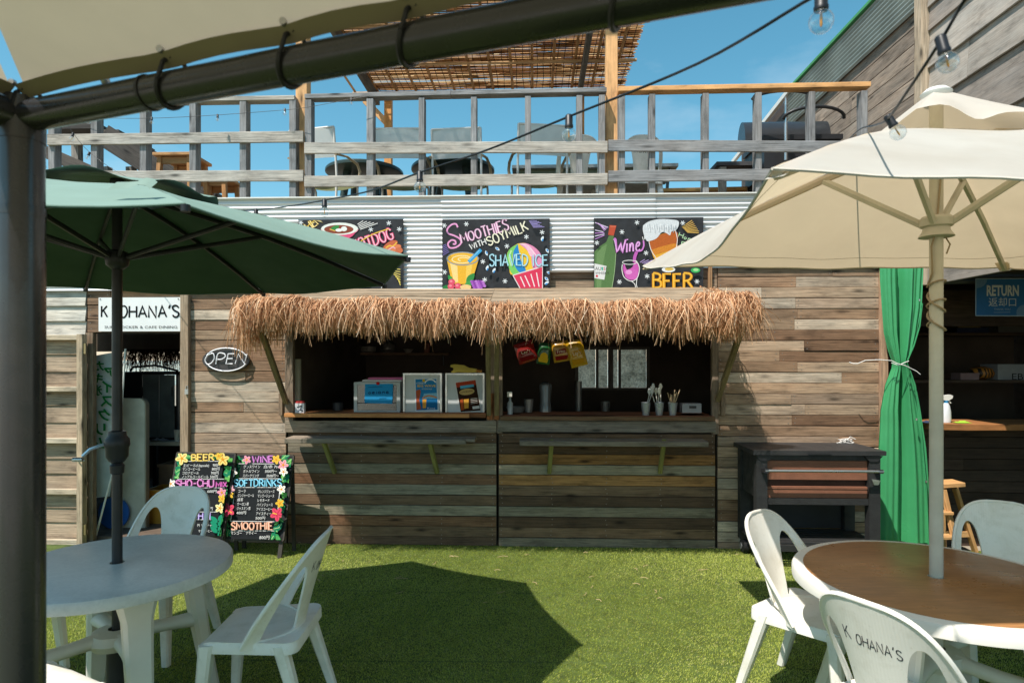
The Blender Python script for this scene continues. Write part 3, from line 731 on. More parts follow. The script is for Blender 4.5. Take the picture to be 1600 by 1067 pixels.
# ------------------------------------------------------------------ the taller building on the right
XB = 3.4
tall = thing('tall_timber_building', (XB, Y0, 2.4), 'tall building at right with wide overlapping grey boards and green-capped metal fascia', 'building')
ys = [-260, -205, -150, -95, -45, 8, 61, 94, 147, 196, 262, 330, 400, 455]
zr = [WX(1395, y, XB).z for y in ys]
b = MB(); b.box((XB + .03, 1.6, zr[-1] + .02), (XB + .06, Y0 + .02, zr[0])); sd = b.build('siding_panel', PAINTW, tall, colr=(.12, .1, .09))
rd = random.Random(4)
for i in range(len(ys) - 1):
    z1, z0 = zr[i], zr[i + 1]; sp = [1.6, Y0 - rd.uniform(.45, 1.0), Y0 + .015]
    if i % 2: sp = [1.6, Y0 - 1.45 + rd.uniform(-.2, .2), Y0 + .015]
    for a, c in zip(sp, sp[1:]):
        cl = shade(lin(rd.choice(('#a69e95', '#9a9189', '#aea69d', '#9f968e'))), .85, 1.08, rd)
        beam('lap_board', sd, (XB + .012, a + .002, (z0 + z1) / 2), (XB + .012, c - .002, (z0 + z1) / 2), .018, z1 - z0 + .025, PLY, cl, up=(.085, 0, 1), rough=.002)
beam('corner_post', tall, (XB - .01, Y0 + .07, 2.3), (XB - .01, Y0 + .07, 5.0), .10, .10, WOOD, lin('#b9a892'), up=(0, 1, 0))
# its side wall beyond the deck front, under the fascia
zf1, zf0 = 5.21, 4.79
b = MB(); b.box((XB + .03, Y0 + .12, 2.4), (XB + .06, Y0 + 5, zf1)); sd2 = b.build('siding_panel', PAINTW, tall, colr=(.1, .08, .07))
z = zf0; i = 0
while z > ZR:
    for a, c in ((Y0 + .12, Y0 + 1.1 + rd.uniform(0, .8)), (None, Y0 + 4.6)):
        a = a or cprev
        beam('side_plank', sd2, (XB + .015, a + .002, z - .075), (XB + .015, c, z - .075), .02, .145, WOOD, shade(lin('#a39384'), .7, 1.1, rd), rough=.002)
        cprev = c
    z -= .15
def corr_y(parent, x, y0, y1, z0, z1, pitch, amp, name, m):
    n = int((z1 - z0) / pitch * 8); zs = [z0 + (z1 - z0) * i / n for i in range(n + 1)]; b = MB()
    for th in (0, .002):
        A = [[(x + th + amp * math.cos(2 * math.pi * (q - z0) / pitch), yy, q) for q in zs] for yy in (y0, y1)]
        b.loft(A if th == 0 else A[::-1], cap=False, closed=False)
    return b.build(name, m, parent, smooth=70)
corr_y(tall, XB - .03, Y0 + .14, Y0 + 2.95, zf0 - .03, zf1, .046, .012, 'metal_fascia', mat('aged_zinc', (.40, .45, .43), .5, metal=.3, var=.15, vs=3, dirt=.2))
b = MB(); b.box((XB - .075, Y0 + .1, zf1), (XB + .3, Y0 + 2.7, zf1 + .03)); b.build('green_roof_edge', mat('green_roof_paint', (.07, .30, .10), .55, var=.15), tall)
b = MB(); b.bar((XB - .05, Y0 + 2.7, zf1 + .01), (XB - .05, Y0 + 5.2, zf1 - .2), .05, .06); b.build('white_gutter', WHITEM, tall)
b = MB(); b.box((XB + .07, 1.6, 2.40), (5.9, Y0 + .02, 2.5)); b.build('porch_ceiling', PAINTW, tall, colr=(.12, .09, .07))
b = MB(); b.box((5.61, 1.6, 0), (5.7, Y0 + 2.4, 2.39)); b.box((5.61, Y0 + .03, 2.39), (5.7, Y0 + 2.4, 2.6)); b.build('porch_wall', PAINTW, tall, colr=(.12, .09, .07))
# return counter under it
YC = Y0 + .22
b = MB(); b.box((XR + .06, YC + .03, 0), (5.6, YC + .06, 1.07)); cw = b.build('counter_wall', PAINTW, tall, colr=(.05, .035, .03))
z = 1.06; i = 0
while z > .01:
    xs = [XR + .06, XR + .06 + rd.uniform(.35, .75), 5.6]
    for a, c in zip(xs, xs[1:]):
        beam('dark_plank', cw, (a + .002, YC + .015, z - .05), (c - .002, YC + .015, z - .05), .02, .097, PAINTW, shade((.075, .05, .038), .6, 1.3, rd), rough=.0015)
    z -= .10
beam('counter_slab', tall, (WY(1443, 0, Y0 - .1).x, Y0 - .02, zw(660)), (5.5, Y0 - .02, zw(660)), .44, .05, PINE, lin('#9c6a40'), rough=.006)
corrugated(tall, XR + .06, 5.6, zw(442, 1500), zw(416, 1500), Y0 + .06, m=mat('dark_corrugated', (.10, .115, .12), .5, metal=.3), name='dark_corrugated_band')
for i in range(4):
    beam('header_plank', tall, (XR + .06, Y0 + .5, zw(452 + 15 * i, 1500)), (5.6, Y0 + .5, zw(452 + 15 * i, 1500)), .02, .09, PAINTW, shade((.09, .06, .045), .7, 1.3, rd))
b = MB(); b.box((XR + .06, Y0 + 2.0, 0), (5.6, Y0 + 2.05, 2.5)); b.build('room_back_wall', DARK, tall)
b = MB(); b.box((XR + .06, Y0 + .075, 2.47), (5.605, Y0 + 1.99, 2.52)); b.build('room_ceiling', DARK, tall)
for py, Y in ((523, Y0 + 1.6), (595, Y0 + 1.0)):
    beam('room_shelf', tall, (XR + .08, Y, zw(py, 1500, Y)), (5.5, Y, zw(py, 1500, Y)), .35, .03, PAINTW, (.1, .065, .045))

# ------------------------------------------------------------------ things on the deck
def sling_chair():
    t = thing('sling_chair', (0, 0, 0), '', 'chair')
    W = .25
    for s in (-1, 1):
        b = MB()
        b.tube([(s * W, .22, 0), (s * W, .20, .42), (s * W, .22, .6), (s * W, .26, .89)], .012, 8); b.build('back_leg', WHITEM, t, 50)
        b = MB(); b.tube([(s * W, -.24, 0), (s * W, -.23, .40), (s * W, -.20, .43), (s * W, .20, .41)], .012, 8); b.build('front_leg', WHITEM, t, 50)
        b = MB(); b.tube([(s * (W + .02), -.20, .44), (s * (W + .035), -.22, .58), (s * (W + .035), -.16, .64), (s * (W + .03), .05, .655), (s * (W + .015), .25, .62)], .016, 8, flat=.7)
        b.build('armrest', mat('tan_plastic', (.42, .33, .22), .5), t, 50)
    b = MB(); b.tube([(-W, .26, .89), (W, .26, .89)], .012, 8); b.build('top_bar', WHITEM, t, 50)
    fab = mat('white_sling_mesh', (.82, .83, .80), .8, var=.05, transl=.5, tc=(.85, .86, .8))
    b = MB(); n = 8
    b.loft([[(-W + 2 * W * i / n, .215 + .04 * (z - .6) / .28 + .02 * (1 - (2 * i / n - 1) ** 2), z) for i in range(n + 1)] for z in (.60, .68, .76, .84, .885)], cap=False, closed=False); b.build('back_sling', fab, t, 60)
    fab2 = mat('olive_sling_mesh', (.36, .38, .20), .8, var=.08, transl=.3)
    b = MB(); b.loft([[(-W + 2 * W * i / n, y, .425 - .07 * (1 - (2 * i / n - 1) ** 2) * (1 - (y / .3) ** 2)) for i in range(n + 1)] for y in (-.23, -.12, 0, .1, .2)], cap=False, closed=False); b.build('seat_sling', fab2, t, 60)
    return t
sc = sling_chair()
spots = [(508, 6.5, 168, 'white sling chair on the deck, leftmost of the sling chairs behind the railing'),
         (627, 6.5, 181, 'white sling chair on the deck, second from the left behind the railing'),
         (720, 6.5, 176, 'white sling chair on the deck, third from the left behind the railing'),
         (842, 6.4, 190, 'white sling chair on the deck beside the printed plastic chairs')]
for i, (px, d, a, lb) in enumerate(spots):
    o = sc if i == 0 else copy_thing(sc)
    tag(o, lb, 'chair', 'sling chairs on the roof deck')
    p = AT(px, HZ, d); place(o, (p.x, p.y, ZR - .005), R(a))
def deck_table(px, d, r, lb):
    p = AT(px, HZ, d); t = thing('deck_table', (p.x, p.y, ZR), lb, 'table', 'round dark tables on the roof deck'); g = mat('dark_green_plastic', (.03, .05, .045), .35, var=.1)
    b = MB(); b.lathe([(r * .96, ZR + .69), (r, ZR + .70), (r, ZR + .725), (r * .97, ZR + .74), (0.001, ZR + .74)], (p.x, p.y, 0), 40); b.build('table_top', g, t, 40)
    for s in range(4):
        a = R(45 + 90 * s); b = MB(); b.tube([(p.x + r * .5 * math.cos(a), p.y + r * .5 * math.sin(a), ZR + .69), (p.x + r * .75 * math.cos(a), p.y + r * .75 * math.sin(a), ZR)], [.05, .03], 8); b.build('leg', g, t, 50)
deck_table(570, 7.15, .44, 'round dark green deck table behind the two left sling chairs')
deck_table(708, 7.05, .47, 'round dark green deck table behind the third sling chair')
p0, p1 = AT(800, 252, 6.95), AT(1062, 252, 6.8)
t = thing('long_deck_table', ((p0.x + p1.x) / 2, p0.y, ZR), 'long pale grey deck table behind the printed plastic chairs', 'table')
b = MB(); b.box((p0.x, p0.y - .02, ZR + .70), (p1.x, p0.y + .7, ZR + .735)); b.build('table_top', mat('pale_grey_board', (.42, .42, .40), .6), t)
for k in range(4):
    xk = p0.x + .2 + (p1.x - p0.x - .35) * (k // 2); yk = p0.y + .05 + .6 * (k % 2)
    b = MB(); b.bar((xk, yk, ZR), (xk + (.06 if k > 1 else 0), yk, ZR + .70), .03, .03); b.build('leg', GREYM, t)
b = MB(); b.box((p0.x + .05, p0.y + .03, ZR + .60), (p1.x - .1, p0.y + .06, ZR + .70)); b.build('skirt', mat('olive_board', (.16, .17, .10), .7), t)
def stool(px, d, h, w, lb):
    p = AT(px, HZ, d); x, y = p.x, p.y; t = thing('wooden_stool', (x, y, ZR), lb, 'stool', 'wooden stools on the roof deck'); c = lin('#b98a5a')
    beam('seat', t, (x - w / 2, y, ZR + h), (x + w / 2, y, ZR + h), w, .03, PINE, lin('#c99a68'))
    for sx in (-1, 1):
        for sy in (-1, 1): beam('leg', t, (x + sx * w * .46, y + sy * w * .42, ZR), (x + sx * w * .38, y + sy * w * .36, ZR + h - .016), .045, .045, PINE, c)
    for sy in (-1, 1): beam('apron', t, (x - w * .36, y + sy * w * .36, ZR + h - .055), (x + w * .36, y + sy * w * .36, ZR + h - .055), .02, .07, PINE, c)
    for sx in (-1, 1): beam('stretcher', t, (x + sx * w * .43, y - w * .37, ZR + .2), (x + sx * w * .43, y + w * .37, ZR + .2), .025, .03, PINE, c)
stool(286, 6.45, .64, .40, 'taller wooden stool on the deck nearest the dark stair')
stool(340, 6.75, .50, .38, 'lower wooden stool on the deck right of the taller stool')
st = thing('dark_stair', AT(200, 300, 7.4), 'dark timber stair sloping down behind the left end of the deck railing', 'stair')
for d in (7.3, 8.1):
    beam('stringer', st, AT(163, 212, d), AT(330, 318, d), .06, .26, WOOD, lin('#4c4844'))
for k in range(7):
    a, c = AT(170 + 22 * k, 205 + 14.5 * k, 7.35), AT(170 + 22 * k, 205 + 14.5 * k, 7.35); c.y += .7
    beam('tread', st, a, c, .24, .035, WOOD, lin('#6d655c'))
beam('landing', st, AT(98, 207, 7.6), AT(166, 206, 7.6), .5, .11, WOOD, lin('#45423f'))
for px, a, c in ((122, 300, 170), (170, 300, 262), (127, 186, 176), (208, 320, 262)):
    beam('stair_post', st, AT(px, a, 7.8), AT(px - 3, c, 7.8), .09, .09, WOOD, lin('#8a8680'), up=(0, 1, 0))
beam('brace', st, AT(72, 238, 7.2), AT(150, 272, 7.2), .05, .14, WOOD, lin('#5a544e'))
# black hooded grill at the right end of the deck
c0 = AT(1258, HZ, 6.25); gx, gy = c0.x, c0.y + .35
gr = thing('hooded_grill', (gx, gy, ZR), 'black hooded grill with curved handles at the right end of the deck', 'grill')
b = MB(); b.box((gx - .38, gy - .28, ZR + .45), (gx + .38, gy + .3, ZR + .80)); b.box((gx - .40, gy - .30, ZR + .80), (gx + .40, gy + .32, ZR + .85)); b.build('firebox', BLACKPL, gr)
b = MB(); prof = [(.40 * math.cos(R(a)), .24 * math.sin(R(a))) for a in range(0, 181, 15)]
b.loft([[(gx + xx, gy + p * .32, ZR + .86 + q * .95) for p, q in prof] for xx in (-.52, -.46, -.1, .3, .36)], cap=True); b.build('hood', mat('black_enamel', (.03, .032, .036), .2, var=.1, spec=.7), gr, 50)
for s, zz, xx in ((0, .96, 0.05), (1, 1.16, -.25)):
    b = MB(); b.tube([(gx + xx + .30 * math.cos(R(a)), gy - .42 - .08 * math.sin(R(a)), ZR + zz + (.09 if s == 0 else .05) * math.sin(R(a))) for a in range(0, 181, 15)], .016, 8); b.build('handle', BLACKPL, gr, 50)
b = MB(); b.tube([(gx - .22, gy - .42, ZR + .55), (gx - .22, gy - .42, ZR + 1.18)], .016, 8); b.build('chrome_rod', STEEL, gr, 50)
for sx in (-1, 1):
    for sy in (-.2, .22): b = MB(); b.bar((gx + sx * .34, gy + sy, ZR), (gx + sx * .34, gy + sy, ZR + .45), .06, .06); b.build('leg', BLACKPL, gr)
b = MB(); b.box((gx - .85, gy - .25, ZR + .56), (gx - .41, gy + .25, ZR + .60)); b.build('side_shelf', PAINTW, gr, colr=(.06, .06, .065))
beam('shelf_post', gr, (gx - .78, gy - .2, ZR), (gx - .78, gy - .2, ZR + .55), .07, .07, WOOD, lin('#a0978b'), up=(0, 1, 0))
tk = thing('pine_bench', AT(1090, 305, 7.0), 'low pine bench on the deck between railing posts at right', 'bench')
q0, q1 = AT(1022, 303, 7.0), AT(1160, 300, 7.0)
beam('seat', tk, q0, q1, .3, .04, PINE, lin('#dba566'))
for q in (q0, q1): beam('leg', tk, (q.x, q.y, ZR), (q.x, q.y, q.z - .02), .06, .25, PINE, lin('#c99555'), up=(0, 1, 0))
# ------------------------------------------------------------------ thatched awnings
THATCH = tint_mat('raffia', [(0, lin('#6b422b')), (.3, lin('#bd8a62')), (.6, lin('#e0b48a')), (.85, lin('#f2d2ad')), (1, lin('#fce8cd'))], .65, .28)
AP = .79                                              # how far the awnings stand out
def strands(name, parent, gens, n, wid=.0078, m=None):
    """gens(r) -> root, outward dir, drop length; each strand a bent ribbon"""
    K = 6; V = np.zeros((n, K, 2, 3)); T = np.zeros((n, K, 2))
    for i in range(n):
        p0, out, L, curl, sway = gens()
        w = random.uniform(.6, 1.25) * wid; tw = random.uniform(0, math.pi); tn = min(1, max(0, random.gauss(.56, .2)))
        side = Vector((math.cos(tw), math.sin(tw), 0)) * w / 2; sw2 = random.gauss(0, .02)
        for k in range(K):
            s = k / (K - 1)
            p = p0 + out * (1 - (1 - min(1, s * 1.5)) ** 2) + Vector((0, 0, -L * s ** 1.45 + curl * math.sin(math.pi * min(1, s * 2)))) + sway * s ** 1.5 + Vector((sw2 * math.sin(s * 5), 0, 0))
            ww = (1 - .55 * s)
            V[i, k, 0] = p - side * ww; V[i, k, 1] = p + side * ww; T[i, k] = max(0, tn - .12 * (1 - s))
    idx = np.arange(n * K * 2).reshape(n, K, 2)
    f = np.stack([idx[:, :-1, 0], idx[:, 1:, 0], idx[:, 1:, 1], idx[:, :-1, 1]], -1).reshape(-1)
    o = fast_mesh(name, V.reshape(-1, 3), f, 4, m or THATCH, parent, T.reshape(-1)); o['kind'] = 'stuff'; return o
def awning(pxl, pxr, lab, zl, zr_, left_end, right_end, n):
    yf = Y0 - AP
    xl, xr = WY(pxl, 0, yf).x, WY(pxr, 0, yf).x
    z0 = zw(452); t = thing('thatched_awning', ((xl + xr) / 2, Y0 - AP / 2, zl), lab, 'awning', 'thatched awnings over the serving windows')
    nb = 5
    for i in range(nb):       # sloping boards from the wall to the front beam
        f0, f1 = i / nb, (i + 1) / nb
        ya, yb = Y0 - .055 - (AP - .07) * f0, Y0 - .055 - (AP - .07) * f1
        za = z0 + (zl - z0) * f0; zb = z0 + (zl - z0) * f1; zc = z0 + (zr_ - z0) * f0; zd = z0 + (zr_ - z0) * f1
        beam('roof_board', t, (xl + (.02 if left_end else -.012), (ya + yb) / 2, (za + zb) / 2), (xr - (.02 if right_end else 0), (ya + yb) / 2, (zc + zd) / 2), abs(ya - yb) - .006, .016, WOOD, lin(random.choice(('#a39079', '#96836c', '#9d8b75'))), up=(0, (zl - z0) / AP, 1), rough=.001)
    beam('front_beam', t, (xl, yf + .02, zl - .05), (xr, yf + .02, zr_ - .05), .04, .07, WOOD, lin('#8f7c62'))
    beam('under_board', t, (xl + .05, Y0 - .32, zl - .10), (xr - .03, Y0 - .32, zr_ - .10), .03, .06, WOOD, lin('#837c5e'))
    for px, pf in (((447, 404),) if left_end else ((764, 762), (776, 776))) + (((1121, 1162),) if right_end else ()):
        q = WY(px, 628 if px < 600 else (648 if px < 1000 else 625), Y0 - .03); p = WY(pf, 505, yf + .05)
        beam('brace', t, p, q, .04, .045, WOOD, lin('#8b7d5f'))
    def g():
        f = random.random(); x = xl + (xr - xl) * f; z = zl + (zr_ - zl) * f + random.uniform(-.015, .02) + .012 * math.sin(x * 9) + .008 * math.sin(x * 23)
        L = random.uniform(.11, .27) + .03 * math.sin(x * 14) + .025 * math.sin(x * 31) + (.06 if random.random() < .06 else 0)
        return Vector((x, yf + random.uniform(-.01, .22), z + .03 * random.random())), Vector((random.gauss(0, .03), -random.uniform(.05, .24), 0)), L, random.uniform(.0, .02), Vector((random.gauss(0, .05), random.gauss(0, .015), 0))
    strands('thatch_fringe', t, g, n)
    def end(x0, side, ncount, ln):
        def g2():
            y = random.uniform(yf - .02, Y0 - .06); z = zl + (z0 - zl) * (y - yf) / AP
            return Vector((x0 + side * random.uniform(-.08, .05), y, z + random.uniform(-.02, .03))), Vector((side * random.uniform(.0, .07), -random.uniform(0, .05), 0)), random.uniform(.12, ln), random.uniform(0, .03), Vector((random.gauss(0, .03), random.gauss(0, .03), 0))
        strands('thatch_end', t, g2, ncount)
    if left_end: end(xl, -1, 1500, .46)
    if right_end:
        end(xr, 1, 800, .30)
        cx = Vector((xr + .0, yf + .05, zr_ + .03))
        def g3():     # the ragged bundle on the corner
            a = random.uniform(0, 6.283); r = random.random() ** .5 * .14
            return cx + Vector((r * math.cos(a) * 1.3 - .06, r * math.sin(a) * .6, random.uniform(-.02, .05))), Vector((math.cos(a) * .09, math.sin(a) * .05 - .03, 0)), random.uniform(.10, .33), random.uniform(.0, .05), Vector((random.gauss(0, .05), random.gauss(0, .03), 0))
        strands('thatch_bundle', t, g3, 1000)
    return t
yf = Y0 - AP
zL0, zL1 = WY(400, 470, yf).z, WY(760, 476, yf).z
zR0, zR1 = WY(766, 478, yf).z, WY(1150, 474, yf).z
awning(384, 763.6, 'raffia-thatched awning over the left serving window', zL0, zL1, True, False, 4300)
awning(764.4, 1146, 'raffia-thatched awning over the right serving window', zR0, zR1, False, True, 4300)
lit = MB()
for k in range(46):
    x, y, a, l = random.uniform(xw(400), xw(1150)), Y0 - random.uniform(.05, 1.3) ** 1.3, random.uniform(0, 3.14), random.uniform(.03, .09)
    lit.tube([(x, y, .016), (x + l * .5 * math.cos(a), y + l * .5 * math.sin(a), .02), (x + l * math.cos(a + .3), y + l * math.sin(a + .3), .015)], .0018, 4)
tag(lit.build('straw_litter', mat('fallen_straw', (.5, .36, .2), .8)), 'loose bits of straw lying on the turf below the awnings', 'straw', kind='stuff')
# ------------------------------------------------------------------ signs on the front
BOARD = mat('blackboard', (.022, .023, .026), .62, var=.35, vs=14, spec=.3, bump=.15, bs=200)
def sign_board(name, lab, px0, px1, py0, py1, Y=Y0 - .07, th=.012, m=None, cat='sign', group=None):
    a, c = WY(px0, py0, Y), WY(px1, py1, Y)
    t = thing(name, ((a.x + c.x) / 2, Y, c.z), lab, cat, group)
    b = MB(); b.box((a.x, Y, c.z), (c.x, Y + th, a.z)); b.build('board', m or BOARD, t); return t
def zoomer(x0, y0, k, Y, bd=None):
    if bd is None: return lambda x, y, l: WY(x0 + x / k, y0 + y / k, Y - l)
    return lambda x, y, l: WY(min(bd[1] - .6, max(bd[0] + .6, x0 + x / k)), min(bd[3] - .6, max(bd[2] + .6, y0 + y / k)), Y - l)
YS = Y0 - .07
WHT, PNK, YEL, CY = '#e6e4e0', '#e08bb8', '#eec24a', '#7fc8dc'
# 1: ramen and hot dog board, half behind the green parasol
t = sign_board('painted_menu_sign', 'black painted sign with noodle bowl and hot dog, partly behind the green parasol', 466, 630, 343.5, 451, group='painted food signs above the windows')
A = Art(zoomer(460, 330, 8.0, YS, (466, 630, 343.5, 451)))
A.letters('RAMEN', (40, 330), (350, 130), 95, 15, YEL, '#fff2c0'); A.stroke([(150, 200), (250, 115)], 10, YEL)
A.cut('ramen_lettering', t); A.ellipse(565, 225, 235, 82, '#d9dcd4'); A.fill(polar(565, 225, 235, 82, 0, 180) + [(420, 390), (700, 390)][::-1], '#e9a0b0'); A.fill(polar(565, 240, 200, 120, 0, 180), '#dd5a80'); A.ellipse(565, 222, 225, 76, '#e6e8e0'); A.ellipse(555, 228, 185, 55, '#8a4a3a')
A.ellipse(505, 210, 60, 25, '#3f8a4a', -.4); A.ellipse(555, 238, 42, 20, '#eef0ea'); A.ellipse(620, 222, 38, 30, '#e9ece6'); A.stroke([(440, 225), (510, 250)], 12, '#e7b45a')
A.cut('noodle_bowl_drawing', t)
for k in range(5): A.stroke([(790 + 8 * k, 165 + 16 * k), (860 + 45 * k, 120 + 8 * k)], 9, WHT)
A.cut('steam_strokes', t); A.letters('HOTDOG', (745, 520), (1250, 345), 150, 30, '#e2557f', '#f6c6d4', slant=.0, h1=135); A.stroke([(830, 375), (990, 285), (1180, 222)], 12, YEL, True)
A.cut('hot_dog_lettering', t); A.ellipse(1200, 425, 100, 45, '#c4684a', -.5); A.ellipse(1230, 470, 110, 45, '#d98058', -.35); A.ellipse(1310, 490, 45, 38, '#c9704f'); A.stroke([(1140, 460), (1190, 430), (1230, 440), (1280, 390)], 14, '#efc04a', True); A.stroke([(1170, 490), (1230, 450), (1260, 470)], 12, '#f0b8c8', True)
A.cut('hot_dog_drawing', t)
for x, y in ((1180, 150), (955, 230), (1310, 225), (1100, 935), (80, 145)): A.star(x, y, 30)
for k in range(7): A.stroke([(1180 + 20 * (6 - k), 860 - 24 * k), (1325, 925 - 33 * k)], 9, '#e6d26a')
A.ellipse(855, 900, 80, 45, '#cf7a50'); A.stroke([(330, 945), (530, 945)], 14, WHT)
A.build('stars_and_strokes', t)['kind'] = 'stuff'
# 2: smoothies and shaved ice
t = sign_board('painted_menu_sign', 'black painted sign with smoothie cup and rainbow shaved ice, middle of the three', 691, 859, 343, 453, group='painted food signs above the windows')
A = Art(zoomer(690, 335, 8.533, YS, (691, 859, 343, 453)))
A.stroke([(215, 175), (190, 130), (130, 140), (75, 200), (90, 255), (170, 285), (245, 330), (255, 390), (190, 440), (110, 445), (85, 390), (130, 345), (180, 355), (185, 395), (150, 395)], 22, '#e7a0cc', True); 
A.letters('MOOTHIES', (270, 385), (905, 205), 120, 22, '#e39ac6', '#f7e6ef', h1=150)
A.letters('WITH', (390, 470), (600, 395), 75, 13, WHT); A.letters('SOYMILK', (630, 420), (1160, 205), 115, 17, '#efe9cf', h1=125)
A.cut('smoothies_lettering', t); A.fill([(65, 580), (500, 580), (395, 930), (140, 930)], '#e8b23c'); A.fill([(110, 640), (210, 690), (220, 900), (165, 915)], '#f3d48c'); A.fill([(330, 690), (420, 640), (370, 880), (320, 900)], '#efc65f')
A.ellipse(280, 590, 218, 92, '#8d97a0'); A.ellipse(280, 590, 200, 78, '#eab53f'); A.stroke(polar(270, 600, 130, 50, 20, 330) + polar(290, 600, 70, 24, 330, 120), 12, '#f6e2a8', True)
A.stroke([(360, 635), (525, 470)], 46, '#3f9fd2'); A.stroke([(370, 615), (505, 480)], 10, '#8fcbe8')
A.cut('smoothie_cup_drawing', t); A.leaf(150, 900, 110, -2.2, '#3f9a4f'); A.leaf(110, 960, 100, 3.0, '#2f7d44'); A.leaf(330, 920, 170, -.9, '#3d8a48'); A.leaf(310, 930, 150, -.2, '#4c9a52')
for x, y in ((135, 900), (125, 960), (215, 955)): A.ellipse(x, y, 45, 40, '#d9566c'); A.ellipse(x - 8, y - 8, 20, 16, '#ec8a98')
A.ellipse(320, 970, 75, 35, '#ecc58a')
for k in range(22): A.ellipse(400 + (k % 6) * 30 + 12 * (k // 6), 895 + (k // 6) * 30, 20, 19, ('#a25cb8', '#8a48a2', '#b878ca')[k % 3], 0, 10)
A.cut('fruit_drawing', t)
cx, cy = 1100, 590
def wedge(a0, a1, c):
    pts = [(1015, 395)] ; A.fill(pts + [(cx + 230 * math.cos(R(a)), cy + 205 * math.sin(R(a))) for a in np.linspace(a0, a1, 8)], c)
A.fill([(1015, 390), (900, 470), (868, 580), (900, 710), (960, 810), (1340, 690), (1325, 540), (1240, 440), (1120, 385)], '#ecc23f', True)
A.fill([(1015, 395), (905, 465), (868, 580), (900, 720), (960, 808), (1030, 780), (960, 640), (950, 520)], '#7cc768', True)
A.fill([(1015, 395), (955, 510), (965, 660), (1040, 775), (1125, 745), (1060, 620), (1030, 480)], '#2f86c6', True)
A.fill([(1030, 392), (1130, 470), (1190, 560), (1200, 640), (1225, 720), (1335, 690), (1325, 540), (1240, 440), (1130, 388)], '#e08fb4', True)
A.fill([(1030, 392), (1120, 440), (1185, 560), (1240, 520), (1180, 430), (1100, 388)], '#eebcd0', True)
A.stroke([(930, 480), (900, 580), (930, 690)], 20, '#b9e2a0', True); A.stroke([(1180, 450), (1270, 560)], 16, '#f3cfdd')
A.fill([(955, 812), (1345, 695), (1345, 985), (1045, 985)], '#d8405c'); A.stroke([(950, 812), (1345, 695), (1345, 985)], 12, '#e3d9d9'); A.stroke([(950, 812), (1045, 985)], 12, '#e3d9d9')
for x0_, x1_ in ((1050, 1110), (1110, 1180), (1190, 1240), (1265, 1300)): A.stroke([(x0_, 830 - (x0_ - 1050) * .25), (x1_, 965)], 14, '#efe1e1')
A.cut('shaved_ice_drawing', t); A.letters('SHAVED', (640, 690), (1150, 680), 150, 20, CY, '#cdeaf2'); A.letters('ICE', (1215, 685), (1420, 680), 140, 18, CY, '#cdeaf2')
A.cut('shaved_ice_lettering', t)
for x, y in ((330, 130), (1340, 240), (1130, 300), (870, 425), (550, 630), (575, 870), (845, 890), (35, 150), (40, 770)): A.star(x, y, 32)
for k in range(8): A.stroke([(1165 + 8 * k, 90 + 12 * k), (1240 + 20 * (k % 4) + 10 * k, 70 + 14 * k)], 8, '#9a8fc8')
for k in range(6): A.stroke([(15, 420 + 25 * k), (60 + 8 * k, 400 + 20 * k)], 8, '#7d6fb4')
for x, y, a in ((740, 455, .6), (1355, 370, -1.2), (610, 500, 1.2), (705, 790, -1.), (620, 760, -1.2), (1415, 470, 1.), (1425, 780, .4), (1400, 850, .8), (1395, 945, -.5)): A.leaf(x - 25, y - 15, 70, a, '#dfeaf0'); A.leaf(x - 16, y - 8, 42, a, '#3f8fcf')
A.build('stars_and_drops', t)['kind'] = 'stuff'
# 3: wine and beer
t = sign_board('painted_menu_sign', 'black painted sign with wine bottle, glass and BEER, behind the white parasol', 928, 1099, 341, 452.5, group='painted food signs above the windows')
A = Art(zoomer(925, 335, 8.533, YS, (928, 1099, 341, 452.5)))
A.fill([(225, 285), (290, 285), (285, 400), (320, 520), (300, 760), (265, 985), (32, 985), (32, 500), (100, 430), (190, 370)], '#5a7a4c'); A.fill([(60, 520), (130, 440), (200, 390), (150, 650), (120, 985), (60, 985)], '#6d8c5c')
A.fill([(235, 145), (325, 150), (290, 285), (215, 275)], '#b9523c'); A.stroke([(240, 160), (320, 165)], 18, '#cc6a50'); A.stroke([(318, 520), (300, 760), (265, 985)], 7, '#9fb88a', True)
A.fill([(32, 655), (195, 690), (165, 872), (32, 850)], '#dcdcda'); A.text('AUSSI', 40, 745, 62, '#33353a'); A.text('WHISKY', 42, 800, 50, '#33353a'); A.ellipse(65, 822, 16, 15, '#cc3344'); A.stroke([(135, 705), (140, 745)], 22, '#59b59a'); A.stroke([(165, 710), (165, 745)], 14, '#e2a0a0')
A.cut('wine_bottle_drawing', t)
for k in range(8): A.stroke([(40 + (k * 18 if k < 4 else 0), 110 + 4 * k if k < 4 else 170 + (k - 3) * 40), (215 - 16 * k if k < 5 else 165, 175 + 15 * k)], 10, '#c08ad0' if k % 2 else '#e2d6ee')
A.cut('ray_strokes', t); A.stroke([(290, 345), (315, 335), (335, 500), (385, 390), (400, 505), (450, 335)], 24, '#cf80cc', True, n=3); A.stroke([(300, 345), (335, 490), (385, 395), (400, 495), (445, 345)], 8, '#efc4ee', True, n=3)
A.letters('ine', (455, 505), (650, 490), 210, 24, '#cf80cc', '#efc4ee', slant=.08); A.stroke([(600, 490), (660, 480), (690, 420), (685, 350)], 20, '#cf80cc', True); A.stroke([(685, 345), (672, 300)], 9, WHT); A.stroke([(705, 335), (698, 290)], 9, WHT)
A.cut('wine_lettering', t); A.stroke([(595, 500), (570, 570), (565, 640)], 42, '#c062b4', True)
A.fill(polar(520, 720, 105, 130, -60, 210) + [(470, 740), (540, 700), (560, 640)], '#c85cae', True); A.ellipse(530, 800, 95, 75, '#cc66b4'); A.ellipse(490, 770, 45, 30, '#e29ad2')
